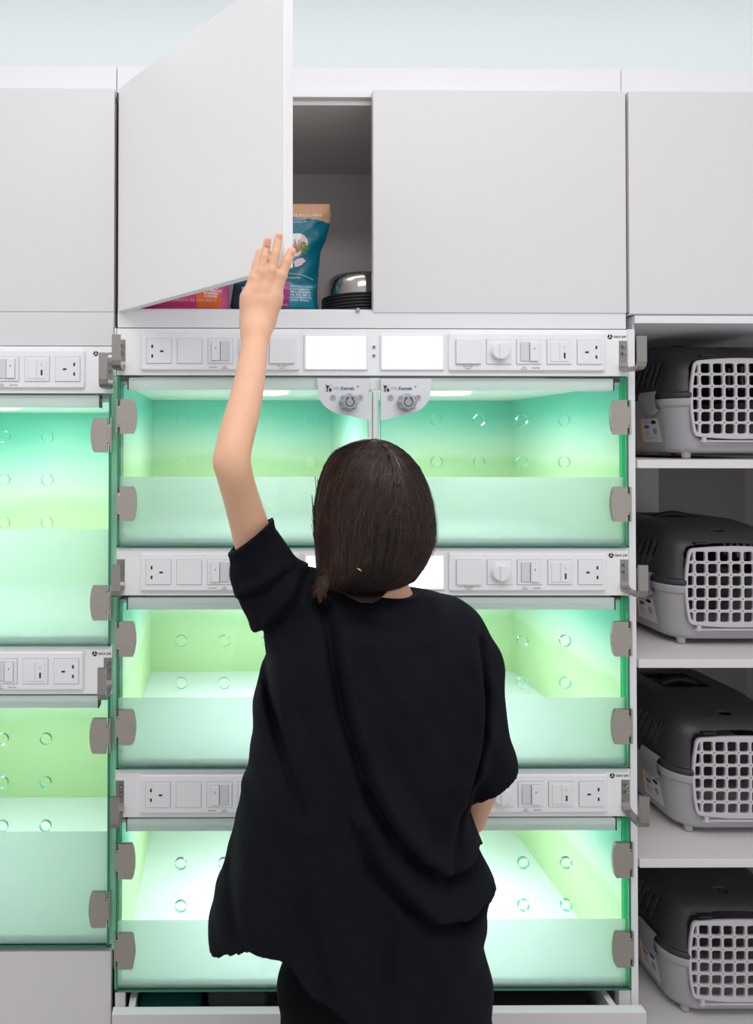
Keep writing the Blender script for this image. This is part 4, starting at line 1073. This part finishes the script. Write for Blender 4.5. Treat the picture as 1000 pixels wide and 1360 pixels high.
# flyaways and the ponytail ends that fall over the left shoulder
extra = []
for i in range(260):
    a_s = rng.uniform(-1.5, 1.5); v = np.linspace(rng.uniform(.1, .6), rng.uniform(.6, .98), seg)
    p_ = hs(a_s+.25*np.sin(t_*rng.uniform(2,5)), v, 0)+np.stack([np.sin(a_s)*t_*(1-t_)*rng.uniform(0,.035)*np.ones(seg), np.zeros(seg), rng.uniform(-.004,.006)*t_], -1); extra.append((p_, .00018, rng.uniform(.3, .8)))
for i in range(240):
    s0 = np.array(W(462+rng.normal(0, 7), 762+rng.normal(0, 5), -.485)); s1 = np.array(W(430+rng.normal(0, 6), 762+rng.normal(0, 5), -.478)); s2 = np.array(W(424+rng.normal(0, 5), 788+rng.normal(0, 6), -.482))
    p_ = (1-t_[:,None])**2*s0+2*t_[:,None]*(1-t_[:,None])*s1+t_[:,None]**2*s2; extra.append((p_, .0005, rng.uniform(.1, .9)))
for i in range(420):
    s0 = np.array(W(545+rng.normal(0, 9), 735+rng.normal(0, 12), -.46)); s1 = np.array(W(520+rng.normal(0, 6), 782+rng.normal(0, 3), -.49)); s2 = np.array(W(470+rng.normal(0, 8), 766+rng.normal(0, 7), -.492))
    p_ = (1-t_[:,None])**2*s0+2*t_[:,None]*(1-t_[:,None])*s1+t_[:,None]**2*s2; extra.append((p_, .0005, rng.uniform(.05, .6)))
for i in range(300):
    s0 = np.array(W(424+rng.normal(0, 4), 690+rng.normal(0, 20), -.41)); s1 = np.array(W(424+rng.normal(0, 3), 750, -.43)); s2 = np.array(W(430+rng.normal(0, 6), 780+rng.normal(0, 5), -.47))
    p_ = (1-t_[:,None])**2*s0+2*t_[:,None]*(1-t_[:,None])*s1+t_[:,None]**2*s2; extra.append((p_, .0006, rng.uniform(.05, .5)))
for p_, r, tn_ in extra:
    rad = (r*(1-.5*t_))[:,None]; a1 = np.array((1.,0,0)); a2 = np.array((0,-1.,0))
    allv.append(np.stack([p_+a2*rad, p_-a2*rad*.5+a1*rad*.87, p_-a2*rad*.5-a1*rad*.87], 1).reshape(-1, 3)); tone.append(np.full(seg*3, tn_))
nb = len(b.v)
V_ = np.concatenate(allv); b.v += [tuple(x) for x in V_.tolist()]; k = b.mi('hair')
FF = np.concatenate([F_+nb+i*seg*3 for i in range(len(allv))]); b.f += FF.tolist(); b.m += [k]*len(FF); b.smooth += [True]*len(FF)
ho = b.build('hair', person)
at = ho.data.attributes.new('tone', 'FLOAT', 'POINT'); at.data.foreach_set('value', np.concatenate([np.zeros(nb), np.concatenate(tone)]).astype(np.float32))
vp_ = np.linspace(.04, .36, 14); pp_ = hs(np.full(14, pphi)+.06*np.sin(vp_*9), vp_, .0022)
b = B(); b.tube([tuple(q_) for q_ in pp_], [.0003+.0011*math.sin(PI*i/13) for i in range(14)], 'scalp', 6); b.build('hair_parting', person)
b = B(); pt = W(478, 757, -.515)
b.tube([W(474, 754.5, -.515), W(478, 757, -.518), W(481, 759.5, -.515)], .0014, 'gold', 8); b.build('hair_tie', person)

# ================================================================== light
def area(name, loc, rot, sx_, sy_, e, col=(1,1,1)):
    l = bpy.data.lights.new(name, 'AREA'); l.shape = 'RECTANGLE'; l.size = sx_; l.size_y = sy_; l.energy = e; l.color = col
    o = bpy.data.objects.new(name, l); COL.objects.link(o); o.location = loc; o.rotation_euler = rot; return o
area('ceiling_light', (.2, -1.6, 2.95), (0, 0, 0), 2.4, .6, 27, (1, .985, .99))
area('ceiling_light', (.2, -.55, 2.95), (0, 0, 0), 2.4, .3, 6, (1, .985, .99))
area('added_wall_fill', (.2, .30, 2.93), (math.radians(20), 0, 0), 3.6, .15, 4.6, (.97, 1, .99))  # added unseen lamp, only brightens the wall above the cabinets
w = bpy.data.worlds.new('world'); scene.world = w; w.use_nodes = True
w.node_tree.nodes['Background'].inputs[0].default_value = (.93, .94, .96, 1); w.node_tree.nodes['Background'].inputs[1].default_value = .85
